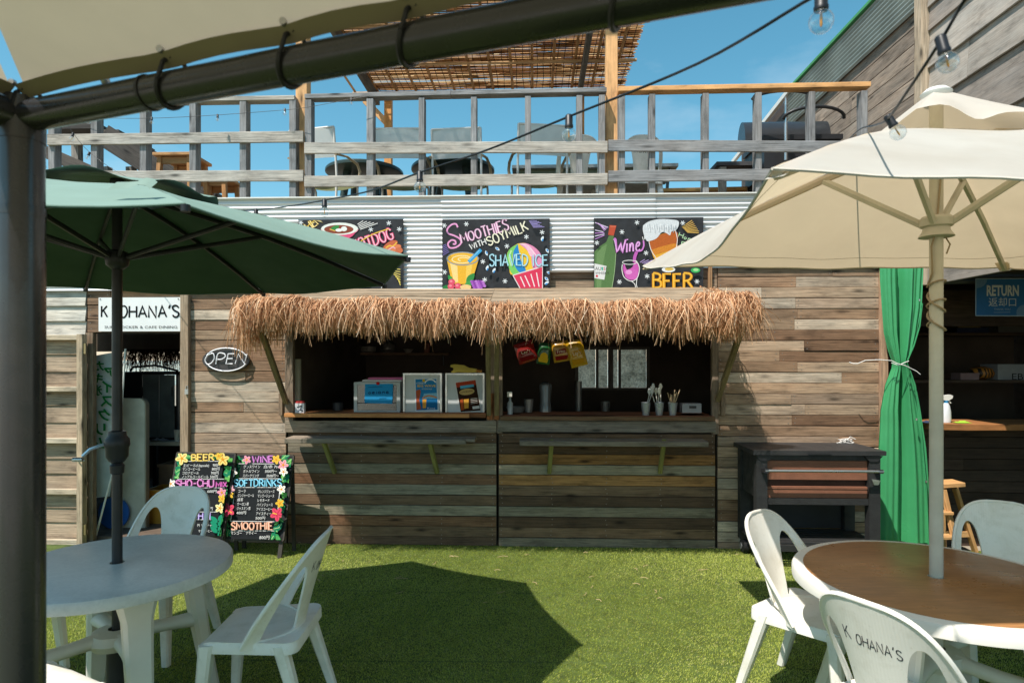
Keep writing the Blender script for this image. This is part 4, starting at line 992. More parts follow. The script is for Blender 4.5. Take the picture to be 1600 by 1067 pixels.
A.stroke([(405, 665), (400, 740), (430, 840), (520, 890), (600, 850), (632, 740), (620, 670), (585, 615)], 10, WHT, True); A.stroke(polar(500, 640, 95, 28, 0, 360), 8, WHT); A.stroke([(520, 885), (570, 930), (580, 985)], 10, WHT, True); A.stroke([(600, 850), (592, 930), (605, 985)], 10, WHT, True)
A.cut('wine_glass_drawing', t); A.fill([(760, 330), (1110, 220), (1130, 440), (1060, 600), (870, 620), (800, 520)], '#e0a83c', True); A.fill([(760, 330), (1110, 220), (1128, 400), (1000, 430), (800, 480)], '#b5602f', True); A.fill([(800, 470), (960, 420), (1125, 390), (1120, 470), (980, 500), (830, 540)], '#cf8434', True)
A.stroke([(755, 340), (790, 480), (880, 620)], 9, WHT, True); A.stroke([(1112, 215), (1138, 330), (1125, 440)], 9, WHT, True)
A.fill([(680, 150), (760, 95), (900, 65), (1060, 70), (1150, 90), (1155, 150), (1115, 215), (1060, 230), (1040, 280), (990, 250), (930, 240), (860, 320), (760, 358), (720, 340), (680, 230)], '#d5d9dc', True)
for k in range(26): A.stroke([(720 + 16 * k, 130 + 20 * (k % 3)), (740 + 15 * k, 180 + 22 * (k % 4))], 7, '#aab0b6' if k % 2 else '#eef0f0')
A.cut('beer_glass_drawing', t)
for k in range(8): A.stroke([(1200 + 10 * k, 170 + 10 * k), (1335 + 15 * min(k, 6), 80 + 24 * k)], 10, '#d6ad5a')
A.letters('Honey', (1150, 300), (1420, 400), 60, 9, '#b6dcae'); A.letters('E', (1190, 410), (1240, 420), 50, 9, '#b6dcae')
for x, y in ((600, 110), (400, 235), (65, 380), (720, 515), (735, 825), (1400, 895), (365, 900), (1210, 115)): A.star(x, y, 32)
for k in range(4): A.stroke([(640 + 25 * k, 640 + 10 * k), (705 + 50 * k, 600 + 6 * k)], 9, '#b59ad0')
A.cut('stars_and_strokes', t)['kind'] = 'stuff'; A.letters('BEER', (815, 985), (1340, 985), 195, 34, '#e39a20', '#f5c651'); A.cut('beer_lettering', t); A.ellipse(1020, 735, 90, 38, '#e6e8e8'); A.ellipse(1030, 730, 60, 22, '#d8b860'); A.ellipse(1380, 745, 62, 34, '#3fae5f'); A.ellipse(1385, 740, 36, 18, '#a8dc9a')
A.build('fruit_drawing', t)
# shop name board over the door
t = sign_board('shop_name_sign', 'white board with the shop name over the open doorway', 154, 282, 465, 517.5, Y=Y0 - .035, th=.012, m=mat('white_sign_board', '#e4e4e2', .5, var=.03))
A = Art(zoomer(0, 450, 4.0, Y0 - .035))
A.letters('K', (635, 182), (672, 182), 68, 10, '#17181a'); A.letters("OHANA'S", (748, 184), (1118, 182), 70, 10, '#17181a'); A.text('SURF LOCKER & CAFE DINING', 652, 251, 22, '#3b3d40', width=455)
for x, y in ((626, 70), (1114, 68)): A.ellipse(x, y, 4, 4, '#55585a')
A.build('lettering', t)
# neon OPEN sign
c = WY(354, 562.5, Y0 - .03); cx_, cz_ = c.x, c.z; k = 5.56 / F
t = thing('open_sign', (cx_, Y0 - .03, cz_), 'oval tube-lettered OPEN sign on the plank wall', 'sign')
b = MB(); b.prism([(cx_ + .215 * math.cos(a), Y0 - .045, cz_ + .105 * math.sin(a)) for a in (2 * math.pi * i / 36 for i in range(36))], (0, .022, 0)); b.build('back_plate', mat('smoked_acrylic', (.05, .045, .045), .3, var=.1), t)
tubes = MB()
def neon(pts, r=.0055):
    tubes.tube([(WY(x, y, Y0 - .06).x, Y0 - .06, WY(x, y, Y0 - .06).z) for x, y in pts], r, 6)
def zz(px, py): return (px / 4, 450 + py / 4)
neon([zz(1415 + 130 * math.cos(R(a)), 447 + 72 * math.sin(R(a))) for a in range(200, 341, 10)], .006); neon([zz(1415 + 130 * math.cos(R(a)), 447 + 72 * math.sin(R(a))) for a in range(22, 160, 10)], .006)
neon([zz(*p) for p in smooth_line([(1330, 408), (1300, 420), (1283, 450), (1295, 475), (1320, 470), (1340, 440), (1335, 412), (1322, 407)])]); neon([zz(*p) for p in smooth_line([(1350, 475), (1362, 412), (1400, 410), (1408, 428), (1385, 445), (1360, 446)])])
neon([zz(*p) for p in ((1465, 411), (1428, 411), (1412, 473), (1455, 473))]); neon([zz(*p) for p in ((1420, 442), (1455, 441))]); neon([zz(*p) for p in ((1470, 473), (1490, 412), (1528, 473), (1545, 412))])
tubes.build('neon_tube', mat('white_neon_tube', (.85, .85, .88), .3, var=.02), t, 60)
# ------------------------------------------------------------------ open door leaf and doorway
YD = Y0 - .07
t = thing('open_door_leaf', (xw(70, YD), YD, 0), 'open plank door folded back against the wall left of the doorway', 'door')
xd0, xd1 = xw(-30, YD), xw(136, YD)
for py0, py1 in ((525, 531), (604, 610), (682, 690), (760, 768), (836, 846)):
    beam('rail', t, (xd0, YD - .025, zw((py0 + py1) / 2, 100)), (xd1 - .06, YD - .025, zw((py0 + py1) / 2, 100)), .05, .045, WOOD, lin('#c2b39c'))
for x in (xd1 - .03, xd0 + .03): beam('stile', t, (x, YD - .025, zw(848, 100)), (x, YD - .025, zw(523, 100)), .055, .06, WOOD, lin('#bda98f'), up=(0, 1, 0))
pz = [531, 553, 580, 604, 610, 632, 658, 682, 690, 714, 737, 760, 768, 790, 812, 836]
for a, c in zip(pz, pz[1:]):
    if (a, c) in ((604, 610), (682, 690), (760, 768)): continue
    z1, z0 = zw(a, 100), zw(c, 100)
    beam('door_board', t, (xd0 + .05, YD + .018, (z0 + z1) / 2), (xd1 - .05, YD + .018, (z0 + z1) / 2), .016, z1 - z0 + .012, WOOD, shade(lin('#ac967f'), .8, 1.1), up=(0, .08, 1), rough=.002)
b = MB(); b.tube([(xd1 - .04, YD - .06, zw(716, 130)), (xd1 - .01, YD - .09, zw(716, 130)), (xd1 + .02, YD - .06, zw(716, 130))], .007, 6); b.build('latch', STEEL, t, 50)
for py in (545, 822): b = MB(); b.box((xd1 - .005, YD - .045, zw(py + 8, 136)), (xd1 + .02, YD - .035, zw(py - 8, 136))); b.build('hinge', mat('brass', (.4, .3, .15), .4, metal=.8), t)
# padlock on the door post
p = WY(291, 608, Y0 - .07); t = thing('padlock', p, 'steel padlock hanging on the post right of the doorway', 'padlock')
b = MB(); b.box((p.x - .015, p.y, p.z - .045), (p.x + .015, p.y + .018, p.z)); b.build('body', STEEL, t); b = MB(); b.tube([(p.x - .01, p.y + .01, p.z), (p.x - .008, p.y + .01, p.z + .03), (p.x + .008, p.y + .01, p.z + .03), (p.x + .01, p.y + .01, p.z)], .003, 6); b.build('shackle', STEEL, t)
# passage contents
Y = Y0 + .35
a, c = WY(192, 622, Y), WY(226, 838, Y)
t = thing('cream_partition', (a.x, Y, .03), 'rounded cream panel standing inside the doorway', 'panel')
b = MB(); r = .07; pts = [(c.x, c.z), (c.x, a.z - r)] + [(c.x - r + r * math.cos(R(q)), a.z - r + r * math.sin(R(q))) for q in range(10, 90, 16)] + [(a.x - .12, a.z), (a.x - .12, c.z)]
b.prism([(x, Y, z) for x, z in pts], (0, .05, 0)); b.build('face', mat('cream_laminate', (.52, .49, .41), .5, dirt=.1), t)
b = MB(); b.prism([(x + .012, Y + .004, z) for x, z in pts[:8]] + [(x - .004, Y + .004, z) for x, z in pts[:8]][::-1], (0, .05, 0)); b.build('edge_trim', mat('tan_edge', (.3, .25, .18), .5), t)
Y = Y0 + 1.05
a, c = WY(186, 581, Y), WY(276, 688, Y)
t = thing('black_display_cabinet', (a.x, Y, c.z), 'black glass-front cabinet seen through the doorway', 'cabinet')
xm = WY(222, 0, Y).x
b = MB(); b.box((a.x, Y, c.z), (xm, Y + .4, a.z)); b.box((xm, Y + .02, c.z), (c.x, Y + .4, c.z + .03)); b.box((xm, Y + .02, a.z - .03), (c.x, Y + .4, a.z)); b.box((c.x - .02, Y + .02, c.z), (c.x, Y + .4, a.z)); b.build('carcass', BLACKPL, t)
for x0, x1 in ((xm + .012, (xm + c.x) / 2 - .004), ((xm + c.x) / 2 + .004, c.x - .022)):
    b = MB(); b.box((x0, Y - .004, c.z + .032), (x1, Y + .004, a.z - .032)); b.build('glass_door', mat('dark_glass', (.16, .18, .18), .15, spec=.9, var=.3, vs=4), t)
for x in (xm + .02, c.x - .04): b = MB(); b.tube([(x, Y - .02, a.z - .16), (x, Y - .02, a.z - .26)], .006, 6); b.build('door_handle', BLACKPL, t)
b = MB(); b.tube([(a.x + .06, Y + .1, a.z + .01), (a.x + .1, Y + .08, a.z + .05), (xm - .02, Y + .06, a.z + .06), (xm + .1, Y + .06, a.z + .07), (xm + .2, Y + .06, a.z + .05), (c.x - .04, Y + .1, a.z + .01)], .012, 6); b.build('top_handle', BLACKPL, t, 50)
a, c = WY(200, 677, Y - .1), WY(290, 690, Y - .1)
t = thing('pale_shelf_table', (a.x, Y, .03), 'pale rounded shelf table under the black cabinet', 'table')
b = MB(); b.box((a.x, Y - .12, c.z - .04), (c.x, Y + .45, c.z)); b.build('top', mat('cream_laminate', 0), t)
for x in (a.x + .05, c.x - .05): b = MB(); b.bar((x, Y + .3, .03), (x, Y + .3, c.z - .04), .04, .04); b.build('leg', BLACKPL, t)
p = WY(275, 672, Y - .08); t = thing('white_tumbler', (p.x, p.y, c.z), 'white plastic tumbler on the pale shelf in the doorway', 'cup')
b = MB(); b.lathe([(.028, c.z), (.036, c.z + .12), (.033, c.z + .12), (.026, c.z + .005)], (p.x, Y - .05, 0), 20); b.build('body', PLASTIC, t, 40)
p = WY(245, 676, Y - .06); t = thing('crumpled_cloth', (p.x, Y - .06, c.z), 'crumpled white cloth on the pale shelf in the doorway', 'cloth')
b = MB(); n = 12; b.loft([[(p.x - .09 + .18 * i / n, Y - .09 + .14 * j / 6, c.z + .004 + .03 * random.random() * math.sin(math.pi * i / n)) for i in range(n + 1)] for j in range(7)], cap=False, closed=False); b.build('cloth', mat('white_cloth', (.6, .58, .62), .9), t, 80)
# leaning banner (its print is seen from behind)
q0, q1, q2, q3 = WY(146, 556, Y0 + .12), WY(192, 548, Y0 + .16), WY(172, 775, Y0 + .12), WY(146, 778, Y0 + .1)
t = thing('leaning_banner', (q3.x, q3.y, .03), 'white banner with green characters leaning inside the doorway', 'banner')
b = MB(); b.loft([[q0 + (q3 - q0) * s, q1 + (q2 - q1) * s] for s in (0, .25, .5, .75, 1)], cap=False, closed=False); b.build('cloth', mat('white_banner_cloth', (.45, .47, .44), .85), t)
b = MB(); b.tube([WY(196, 545, Y0 + .1), WY(186, 700, Y0 + .09), WY(150, 836, Y0 + .06)], .009, 6); b.build('pole', WHITEM, t)
def bmap(x, y, l):
    P = WY(x, y, Y0 + .1 - l); return P
A = Art(bmap)
for txt, x, y, s in (('ア', 183, 590, 21), ('イ', 180, 612, 21), ('ス', 178, 634, 21), ('ク', 174, 656, 21), ('リ', 170, 678, 21), ('ム', 166, 700, 21), ('カ', 164, 578, 17), ('キ', 162, 597, 17), ('氷', 160, 616, 17)):
    A.text(txt, x, y, -s if 0 else s, '#1f6a33', width=-s, bold=.03)
A.build('print', t)
# blue cable reel, orange crate and carton on the passage floor
p = WY(177, 806, Y0 + .3); t = thing('blue_cable_reel', (p.x, p.y, .03), 'blue cable reel standing on the doorway floor', 'cable reel')
for dy, r, m in ((0, .15, mat('blue_plastic', (.02, .10, .36), .4)), (.1, .15, mat('blue_plastic', 0)), (.03, .11, BLACKPL)):
    b = MB(); k = 28; b.prism([(p.x + r * math.cos(6.283 * i / k), p.y + dy, .18 + r * math.sin(6.283 * i / k)) for i in range(k)], (0, .02 if r > .12 else .06, 0)); b.build('flange' if r > .12 else 'cable', m, t, 40)
for nm, lab, px0, px1, py0, py1, Yk, m, ct in (('orange_crate', 'orange plastic crate low in the doorway', 226, 262, 765, 812, Y0 + .5, mat('orange_plastic', (.55, .25, .03), .45), 'crate'), ('cardboard_carton', 'brown cardboard carton behind the orange crate', 248, 275, 725, 765, Y0 + .8, mat('cardboard', (.25, .16, .10), .85), 'carton')):
    a, c = WY(px0, py0, Yk), WY(px1, py1, Yk); t = thing(nm, (a.x, Yk, c.z), lab, ct); zb0 = .03
    b = MB(); b.box((a.x, Yk, zb0), (c.x, Yk + .02, a.z)); b.box((a.x, Yk + .26, zb0), (c.x, Yk + .28, a.z)); b.box((a.x, Yk + .02, zb0), (a.x + .02, Yk + .26, a.z)); b.box((c.x - .02, Yk + .02, zb0), (c.x, Yk + .26, a.z)); b.build('walls', m, t)
    b = MB(); b.box((a.x - .012, Yk - .012, a.z - .03), (c.x + .012, Yk - .001, a.z)); b.build('rim', m, t)
# thatch and beams at the far end of the passage
t = thing('far_thatch_eave', WY(240, 540, YB), 'dark thatch fringe hanging at the far side of the passage', 'thatch eave')
bx('far_header', (-6.1, YB + .2, zw(549, 240, YB)), (XL, YB + .24, 2.93), mat('tan_far_board', (.17, .13, .09), .8))
bx('far_low_wall', (-6.1, YB + .2, .03), (XL, YB + .24, 1.02), DARK)
beam('eave_beam', t, (xw(137) - .3, YB + .1, zw(536, 240, YB)), (XL, YB + .1, zw(540, 240, YB)), .08, .16, PINE, lin('#a8875f'))
beam('ceiling_board', t, (xw(137), YB - .5, zw(525, 240, YB - .5)), (XL, YB - .5, zw(527, 240, YB - .5)), .5, .03, PINE, lin('#8f6f4b'))
def gth(): return Vector((random.uniform(WY(185, 0, YB).x, XL + .05), YB + .16, zw(545, 240, YB))), Vector((random.gauss(0, .04), -.03, 0)), random.uniform(.12, .36), 0, Vector((random.gauss(0, .05), 0, 0))
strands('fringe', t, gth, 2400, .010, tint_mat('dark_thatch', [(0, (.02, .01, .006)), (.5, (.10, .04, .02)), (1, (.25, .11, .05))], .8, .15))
# ------------------------------------------------------------------ serving windows: things on and behind the counters
CT = cz                                   # counter height at left
def wbox(name, lab, ct, px0, px1, py0, py1, Yk, dep, m, part='body', parent=None, group=None):
    a, c = WY(px0, py0, Yk), WY(px1, py1, Yk)
    t = parent or thing(name, ((a.x + c.x) / 2, Yk, c.z), lab, ct, group)
    b = MB(); b.box((a.x, Yk, c.z), (c.x, Yk + dep, a.z)); b.build(part, m, t); return t
WB = mat('white_enamel', (.55, .57, .56), .45, var=.05, dirt=.08)
def poster(t, q, kx, ky, k, Yp, draw, nm='poster'):
    A = Art(zoomer(kx, ky, k, Yp)); draw(A); A.build(nm, t)
for i, (px0, px1, lab) in enumerate(((631, 689.5, 'white metal box with blue beer poster on the counter'), (697, 756, 'white metal box with brown beer poster on the counter'))):
    Yk = Y0 + .06
    t = wbox('white_metal_box', lab, 'metal box', px0, px1, 584, 645, Yk, .3, WB)
    a, c = WY(px0, 584, Yk), WY(px1, 645, Yk)
    b = MB(); b.box((a.x - .006, Yk - .008, a.z - .01), (c.x + .006, Yk - .001, a.z + .006)); b.box((a.x - .006, Yk - .008, c.z), (a.x + .01, Yk - .001, a.z - .01)); b.box((c.x - .01, Yk - .008, c.z), (c.x + .006, Yk - .001, a.z - .01)); b.build('edge_trim', STEEL, t)
    A = Art(zoomer(400, 450, 4.0, Yk - .002))
    if i == 0:
        A.fill([(990, 563), (1132, 562), (1142, 768), (997, 771)], '#dfe6ea'); A.fill([(996, 570), (1127, 568), (1135, 760), (1002, 764)], '#2f86bd'); A.fill([(1050, 660), (1130, 655), (1135, 695), (1040, 690)], '#8fc4dc'); A.fill([(1002, 690), (1135, 690), (1135, 760), (1003, 764)], '#1f6a9c')
        A.fill([(1000, 640), (1025, 632), (1030, 650), (1020, 700), (1032, 755), (1003, 762)], '#b3593a'); A.fill([(1040, 695), (1065, 693), (1062, 750), (1042, 752)], '#e0a142'); A.text('KONA', 1003, 600, 16, '#e8eef0', width=45); A.text('BIG WAVE', 1008, 618, 20, '#f0c24a', width=115, bold=.02); A.text('GOLDEN ALE', 1035, 634, 11, '#e6e0c0', width=65)
        A.stroke(polar(1090, 600, 35, 28, 190, 340), 8, '#eef4f6'); A.stroke([(1040, 688), (1080, 672), (1130, 684)], 8, '#d98a4a', True); A.text('Kona', 1070, 757, 18, '#dfe8ee', width=50); A.ellipse(1048, 578, 9, 9, '#dcb62c')
    else:
        A.fill([(1242, 588), (1376, 568), (1410, 768), (1276, 780)], '#dcdad4'); A.fill([(1248, 592), (1372, 574), (1404, 764), (1280, 774)], '#3a241a'); A.fill([(1248, 592), (1372, 574), (1376, 604), (1253, 622)], '#b4452c'); A.fill([(1275, 612), (1360, 600), (1362, 616), (1278, 630)], '#5fb4d4'); A.ellipse(1318, 648, 48, 20, '#cfae70', -.12)
        A.text('LONGBOARD', 1278, 657, 16, '#4a2a18', width=80, rot=-.12); A.fill([(1275, 700), (1292, 690), (1300, 760), (1282, 766)], '#b3532a'); A.fill([(1298, 695), (1330, 690), (1328, 750), (1302, 755)], '#e0a340'); A.fill([(1352, 740), (1396, 734), (1398, 752), (1355, 757)], '#e4e0d8')
        for k in range(4): A.stroke([(1342, 692 + 10 * k), (1384, 686 + 10 * k)], 3, '#cfc9c0')
    A.build('poster', t)
# clear drawer unit with the blue note, papers on top
Yk = Y0 + .05
a, c = WY(553, 597, Yk), WY(625, 645, Yk)
t = thing('clear_drawer_unit', ((a.x + c.x) / 2, Yk, c.z), 'clear plastic drawer unit with a blue note on the counter', 'drawer unit')
CLR = glass_mat('clear_plastic', (.8, .83, .84), .15, .9)
b = MB(); b.box((a.x, Yk, a.z - .025), (c.x, Yk + .3, a.z)); b.box((a.x, Yk, c.z), (c.x, Yk + .3, c.z + .02)); b.box((a.x, Yk, c.z + .02), (a.x + .03, Yk + .3, a.z - .025)); b.box((c.x - .03, Yk, c.z + .02), (c.x, Yk + .3, a.z - .025)); b.build('frame', mat('translucent_grey_plastic', (.42, .44, .43), .4), t)
b = MB(); b.box((a.x + .032, Yk + .006, c.z + .09), (c.x - .032, Yk + .012, a.z - .027)); b.box((a.x + .032, Yk + .006, c.z + .022), (c.x - .032, Yk + .012, c.z + .084)); b.build('drawer_front', CLR, t)
A = Art(zoomer(400, 450, 4.0, Yk - .001)); A.fill([(681, 600), (857, 598), (852, 723), (678, 718)], '#2e97cf'); A.letters('oeiane', (702, 662), (832, 658), 22, 5, '#1f4f7a'); A.stroke([(700, 620), (790, 616)], 5, '#2377a8'); A.stroke([(770, 690), (815, 688)], 5, '#2377a8'); A.ellipse(762, 596, 11, 10, '#c2262c'); A.build('note', t)
wbox('paper_stack', 'pink folder and papers lying on the clear drawer unit', 'folder', 566, 627, 593.5, 596.5, Yk + .03, .22, mat('white_paper', (.6, .6, .58), .8), 'papers')
t = bpy.data.objects['paper_stack']; wbox('', '', '', 575, 629, 590, 593.3, Yk + .04, .2, mat('pink_card', (.5, .12, .26), .7), 'folder', t)
t = wbox('snack_carton', 'small white carton with red top at the left end of the counter', 'carton', 461, 475, 630, 647, Y0 - .06, .04, mat('carton_white', (.62, .62, .64), .6)); wbox('', '', '', 462, 474, 627, 630, Y0 - .058, .036, mat('red_print', (.5, .04, .04), .5), 'flap', t)
A = Art(zoomer(400, 450, 4.0, Y0 - .0605)); A.stroke([(255, 745), (285, 735), (275, 760), (295, 770)], 6, '#3a3c44'); A.stroke([(262, 770), (280, 755)], 5, '#6a7690'); A.build('print', t)
wbox('cream_upright', 'cream upright strip inside the left window jamb', 'post', 461, 468, 561, 626, Y0 + .05, .04, mat('cream_paint', (.45, .45, .36), .6))
# yellow spray gun on the right-hand box
p = AT(722, 578, Y0 + .2 + .0); pz_ = WY(725, 583, Y0 + .1).z
t = thing('yellow_hose_gun', (WY(727, 0, Y0 + .15).x, Y0 + .15, pz_), 'yellow hand tool lying on the white box with brown poster', 'hand tool')
YLW = mat('yellow_plastic', (.5, .38, .04), .45)
def yz(x, y): q = WY(400 + x / 4, 450 + y / 4, Y0 + .12); return (q.x, Y0 + .12, q.z)
b = MB(); b.prism([yz(*q) for q in ((1216, 480), (1240, 476), (1300, 482), (1330, 498), (1380, 505), (1380, 525), (1320, 528), (1260, 524), (1232, 530), (1218, 524), (1235, 510), (1232, 498), (1215, 494))], (0, .03, 0)); b.build('body', YLW, t)
b = MB(); b.tube([yz(1378, 515), yz(1412, 520)], .012, 8); b.build('nozzle', mat('orange_tip', (.4, .18, .03), .5), t)
# shelf with crockery and notes on the back wall, left window
YS2 = YB - .22
shz = zw(553, 590, YS2)
t = thing('back_shelf', (xw(590, YS2), YS2, shz), 'dark wooden wall shelf at the back of the left window', 'shelf')
beam('board', t, (xw(488, YS2), YS2 + .08, shz), (xw(700, YS2), YS2 + .08, shz), .24, .03, PAINTW, (.26, .16, .10))
for px in (500, 690): beam('bracket', t, (xw(px, YS2), YS2 + .16, shz - .15), (xw(px, YS2), YS2 + .16, shz - .016), .02, .03, BLACKM, up=(0, 1, 0))
sh = shz + .016
def lathe_thing(name, lab, ct, px, Yk, zb_, prof, m, group=None, n=20):
    x = xw(px, Yk); t = thing(name, (x, Yk, zb_), lab, ct, group); b = MB(); b.lathe([(r, zb_ + z) for r, z in prof], (x, Yk, 0), n); b.build('body', m, t, 40); return t
DIM = mat('dull_ceramic', (.40, .37, .33), .5); GLS = mat('smoky_jar', (.12, .12, .12), .15, spec=.7); TIN = mat('dull_tin', (.3, .28, .26), .4, metal=.5)
wbox('storage_tub', 'pale storage tub at the left end of the back shelf', 'tub', 489, 513, 540, 550.6, YS2, .15, DIM)
lathe_thing('dark_bottle', 'dark bottle beside the pale tub on the back shelf', 'bottle', 520, YS2 + .05, sh, [(.035, 0), (.035, .15), (.012, .2), (.012, .26)], BLACKPL)
lathe_thing('wire_caddy', 'clear jar with utensils on the back shelf', 'jar', 548, YS2 + .05, sh, [(.06, 0), (.065, .16), (.06, .16), (.055, .01)], GLS)
lathe_thing('plate_stack', 'low stack of plates on the back shelf', 'plates', 575, YS2 + .06, sh, [(.05, 0), (.10, .02), (.10, .05), (.10, .08), (.02, .085)], DIM)
lathe_thing('round_pot', 'round lidded pot on the back shelf', 'pot', 606, YS2 + .05, sh, [(.05, 0), (.09, .04), (.09, .1), (.06, .14), (.015, .15), (.015, .17)], TIN)
lathe_thing('small_bowl', 'small bowl stack on the back shelf', 'bowl', 638, YS2 + .05, sh, [(.03, 0), (.07, .05), (.065, .05), (.02, .01)], DIM)
lathe_thing('terracotta_cup', 'reddish cup at the right end of the back shelf', 'cup', 667, YS2 + .05, sh, [(.035, 0), (.045, .12), (.04, .12), (.03, .01)], mat('terracotta', (.3, .12, .08), .6))
for px0, px1, py0, py1, lab in ((476, 494, 570, 598, 'leftmost note sheet on the back wall'), (504, 525, 564, 599, 'middle note sheet on the back wall'), (531, 554, 563, 600, 'right note sheet on the back wall below the shelf')):
    wbox('pinned_note', lab, 'note', px0, px1, py0, py1, YB - .004, .002, mat('pinned_paper', (.45, .42, .37), .85), 'sheet', None, 'notes on the back wall')
lathe_thing('dark_canister', 'low dark canister lying on the left counter', 'canister', 528, Y0 + .25, CT, [(.05, 0), (.05, .07), (.03, .08)], BLACKPL)
# snack bags hanging under the right awning
BR = [((803, 533), (840, 567), -18, '#a51f1c', '#7a1414', 'red', "Lay's"), ((838, 535), (863, 570), 8, '#1f6a35', '#d8b02a', 'green', ''), ((860, 532), (893, 566), -10, '#d19a22', '#7e1d18', 'orange-red', 'Frito'), ((885, 530), (917, 574), -14, '#dfae1c', '#b8861a', 'yellow', "Lay's")]
for i, ((x0, y0), (x1, y1), rot, c1, c2, nm, txt) in enumerate(BR):
    Yk = Y0 - .28 - .012 * i; cx, cy = (x0 + x1) / 2, (y0 + y1) / 2; w, h = (x1 - x0) * .82, (y1 - y0) * .95; ca, sa = math.cos(R(rot)), math.sin(R(rot))
    def mp(u, v, d, cx=cx, cy=cy, w=w, h=h, ca=ca, sa=sa, Yk=Yk): return WY(cx + u * w * ca - v * h * sa, cy + u * w * sa + v * h * ca, Yk - d)
    t = thing('snack_bag', mp(0, .5, 0), {'red': 'red snack bag at the left end of the hanging row', 'green': 'green snack bag second in the hanging row', 'orange-red': 'orange and dark red snack bag third in the hanging row', 'yellow': 'yellow snack bag at the right end of the hanging row'}[nm], 'snack bag', 'snack bags hanging in the right window')
    b = MB(); n = 8
    for sgn in (1, -1):
        g = [[mp(-.5 + i_ / n, -.5 + j / n, sgn * .03 * (1 - (2 * i_ / n - 1) ** 4) * (1 - (2 * j / n - 1) ** 4) + .003 * random.random()) for i_ in range(n + 1)] for j in range(n + 1)]
        b.loft(g if sgn > 0 else [r_[::-1] for r_ in g], cap=False, closed=False)
    b.build('bag', mat('foil_' + nm.replace('-', '_'), tuple(.6 * q for q in lin(c1)), .28, var=.12, spec=.7, bump=.4, bs=18), t, 60)
    A = Art(lambda x, y, l: mp(x, y, .031 + l)); A.fill([(-.3, -.08), (.3, -.12), (.3, .08), (-.3, .12)], c2) if txt else A.ellipse(.0, .15, .3, .2, c2)
    if txt: A.text(txt, -.24, .06, .2, '#efe6d8', width=.48)
    A.fill([(-.4, .2), (.36, .22), (.3, .42), (-.36, .40)], c2); A.build('print', t)
# cups of cutlery, till box and sink things on the right counter
RT = zw(648)
SIL = mat('iridescent_cup', (.42, .45, .47), .3, metal=.5, var=.15)
def cutlery(px, lab, sticks, m2, spoon):
    Yk = Y0 + .02; x = xw(px, Yk); t = thing('cutlery_cup', (x, Yk, RT), lab, 'cup', 'cups of cutlery on the right counter')
    b = MB(); b.lathe([(.028, RT), (.042, RT + .11), (.045, RT + .112), (.038, RT + .11), (.024, RT + .005)], (x, Yk, 0), 20); b.build('cup', SIL, t, 40)
    for k in range(sticks):
        a = random.uniform(-.7, .7); L = random.uniform(.16, .21); p = Vector((x + random.uniform(-.015, .015), Yk + random.uniform(-.01, .01), RT + .02)); q = p + Vector((math.sin(a) * L * .6, random.uniform(-.03, .03), L))
        b = MB(); b.tube([p, q], .0035, 5)
        if spoon: b.tube([q - Vector((0, 0, .01)), q + Vector((0, 0, .02)), q + Vector((0, 0, .05))], [.004, .017, .008], 8, flat=.4)
        b.build('spoon' if spoon else 'straw', m2, t, 50)
cutlery(1009, 'silver cup of clear plastic spoons at left of the three', 4, mat('clear_spoon_plastic', (.5, .52, .52), .3), True)
cutlery(1030, 'silver cup of white spoons in the middle of the three', 4, PLASTIC_G, True)
cutlery(1051, 'silver cup of wooden straws at right of the three', 8, mat('paper_straw', (.55, .40, .24), .7), False)
t = wbox('grey_metal_box', 'grey metal box with a dark label at the right end of the counter', 'box', 1066, 1096, 630.5, 645, Y0 + .02, .14, mat('grey_box_metal', (.22, .23, .25), .4, metal=.3)); wbox('', '', '', 1077, 1088, 634, 638, Y0 + .017, .002, BLACKPL, 'label', t)
t = lathe_thing('soap_pump', 'clear soap pump bottle at the left end of the right counter', 'bottle', 797, Y0 + .05, RT, [(.024, 0), (.026, .1), (.01, .12), (.01, .15)], mat('clear_bottle', (.4, .42, .42), .2)); wbox('', '', '', 792.5, 800, 612, 620, Y0 + .03, .03, PLASTIC_G, 'pump_head', t)
lathe_thing('steel_pan', 'steel pan among the dark things on the right counter', 'pan', 806, Y0 + .3, RT, [(.07, 0), (.09, .05), (.085, .05), (.065, .01)], TIN)
lathe_thing('blender_jug', 'dark blender jug behind the right counter', 'blender', 852, Y0 + .35, RT, [(.06, 0), (.055, .08), (.05, .1), (.06, .24), (.055, .26), (.02, .28)], GLS)
lathe_thing('steel_shaker', 'steel shaker tin left of the blender jug', 'shaker', 826, Y0 + .3, RT, [(.035, 0), (.045, .12), (.04, .12)], TIN)
lathe_thing('tall_tumbler', 'dim steel tumbler below the back window', 'tumbler', 946, Y0 + 1.2, 1.0, [(.04, 0), (.05, .2), (.045, .2)], TIN)
t = thing('steel_sink', (xw(905, Y0 + .9), Y0 + .9, .8), 'dim steel sink worktop below the back window', 'sink')
b = MB(); b.box((xw(800, Y0 + 1.2), Y0 + .9, .95), (xw(1100, Y0 + 1.2), Y0 + 1.5, 1.0)); b.build('worktop', TIN, t); b = MB(); b.box((xw(800, Y0 + 1.2), Y0 + .95, .03), (xw(1100, Y0 + 1.2), Y0 + 1.5, .95)); b.build('base', DARK, t)
b = MB(); b.tube([(xw(905, Y0 + 1), Y0 + 1.1, 1.0), (xw(905, Y0 + 1), Y0 + 1.1, 1.42)], .035, 10); b.build('tap_column', TIN, t, 50)
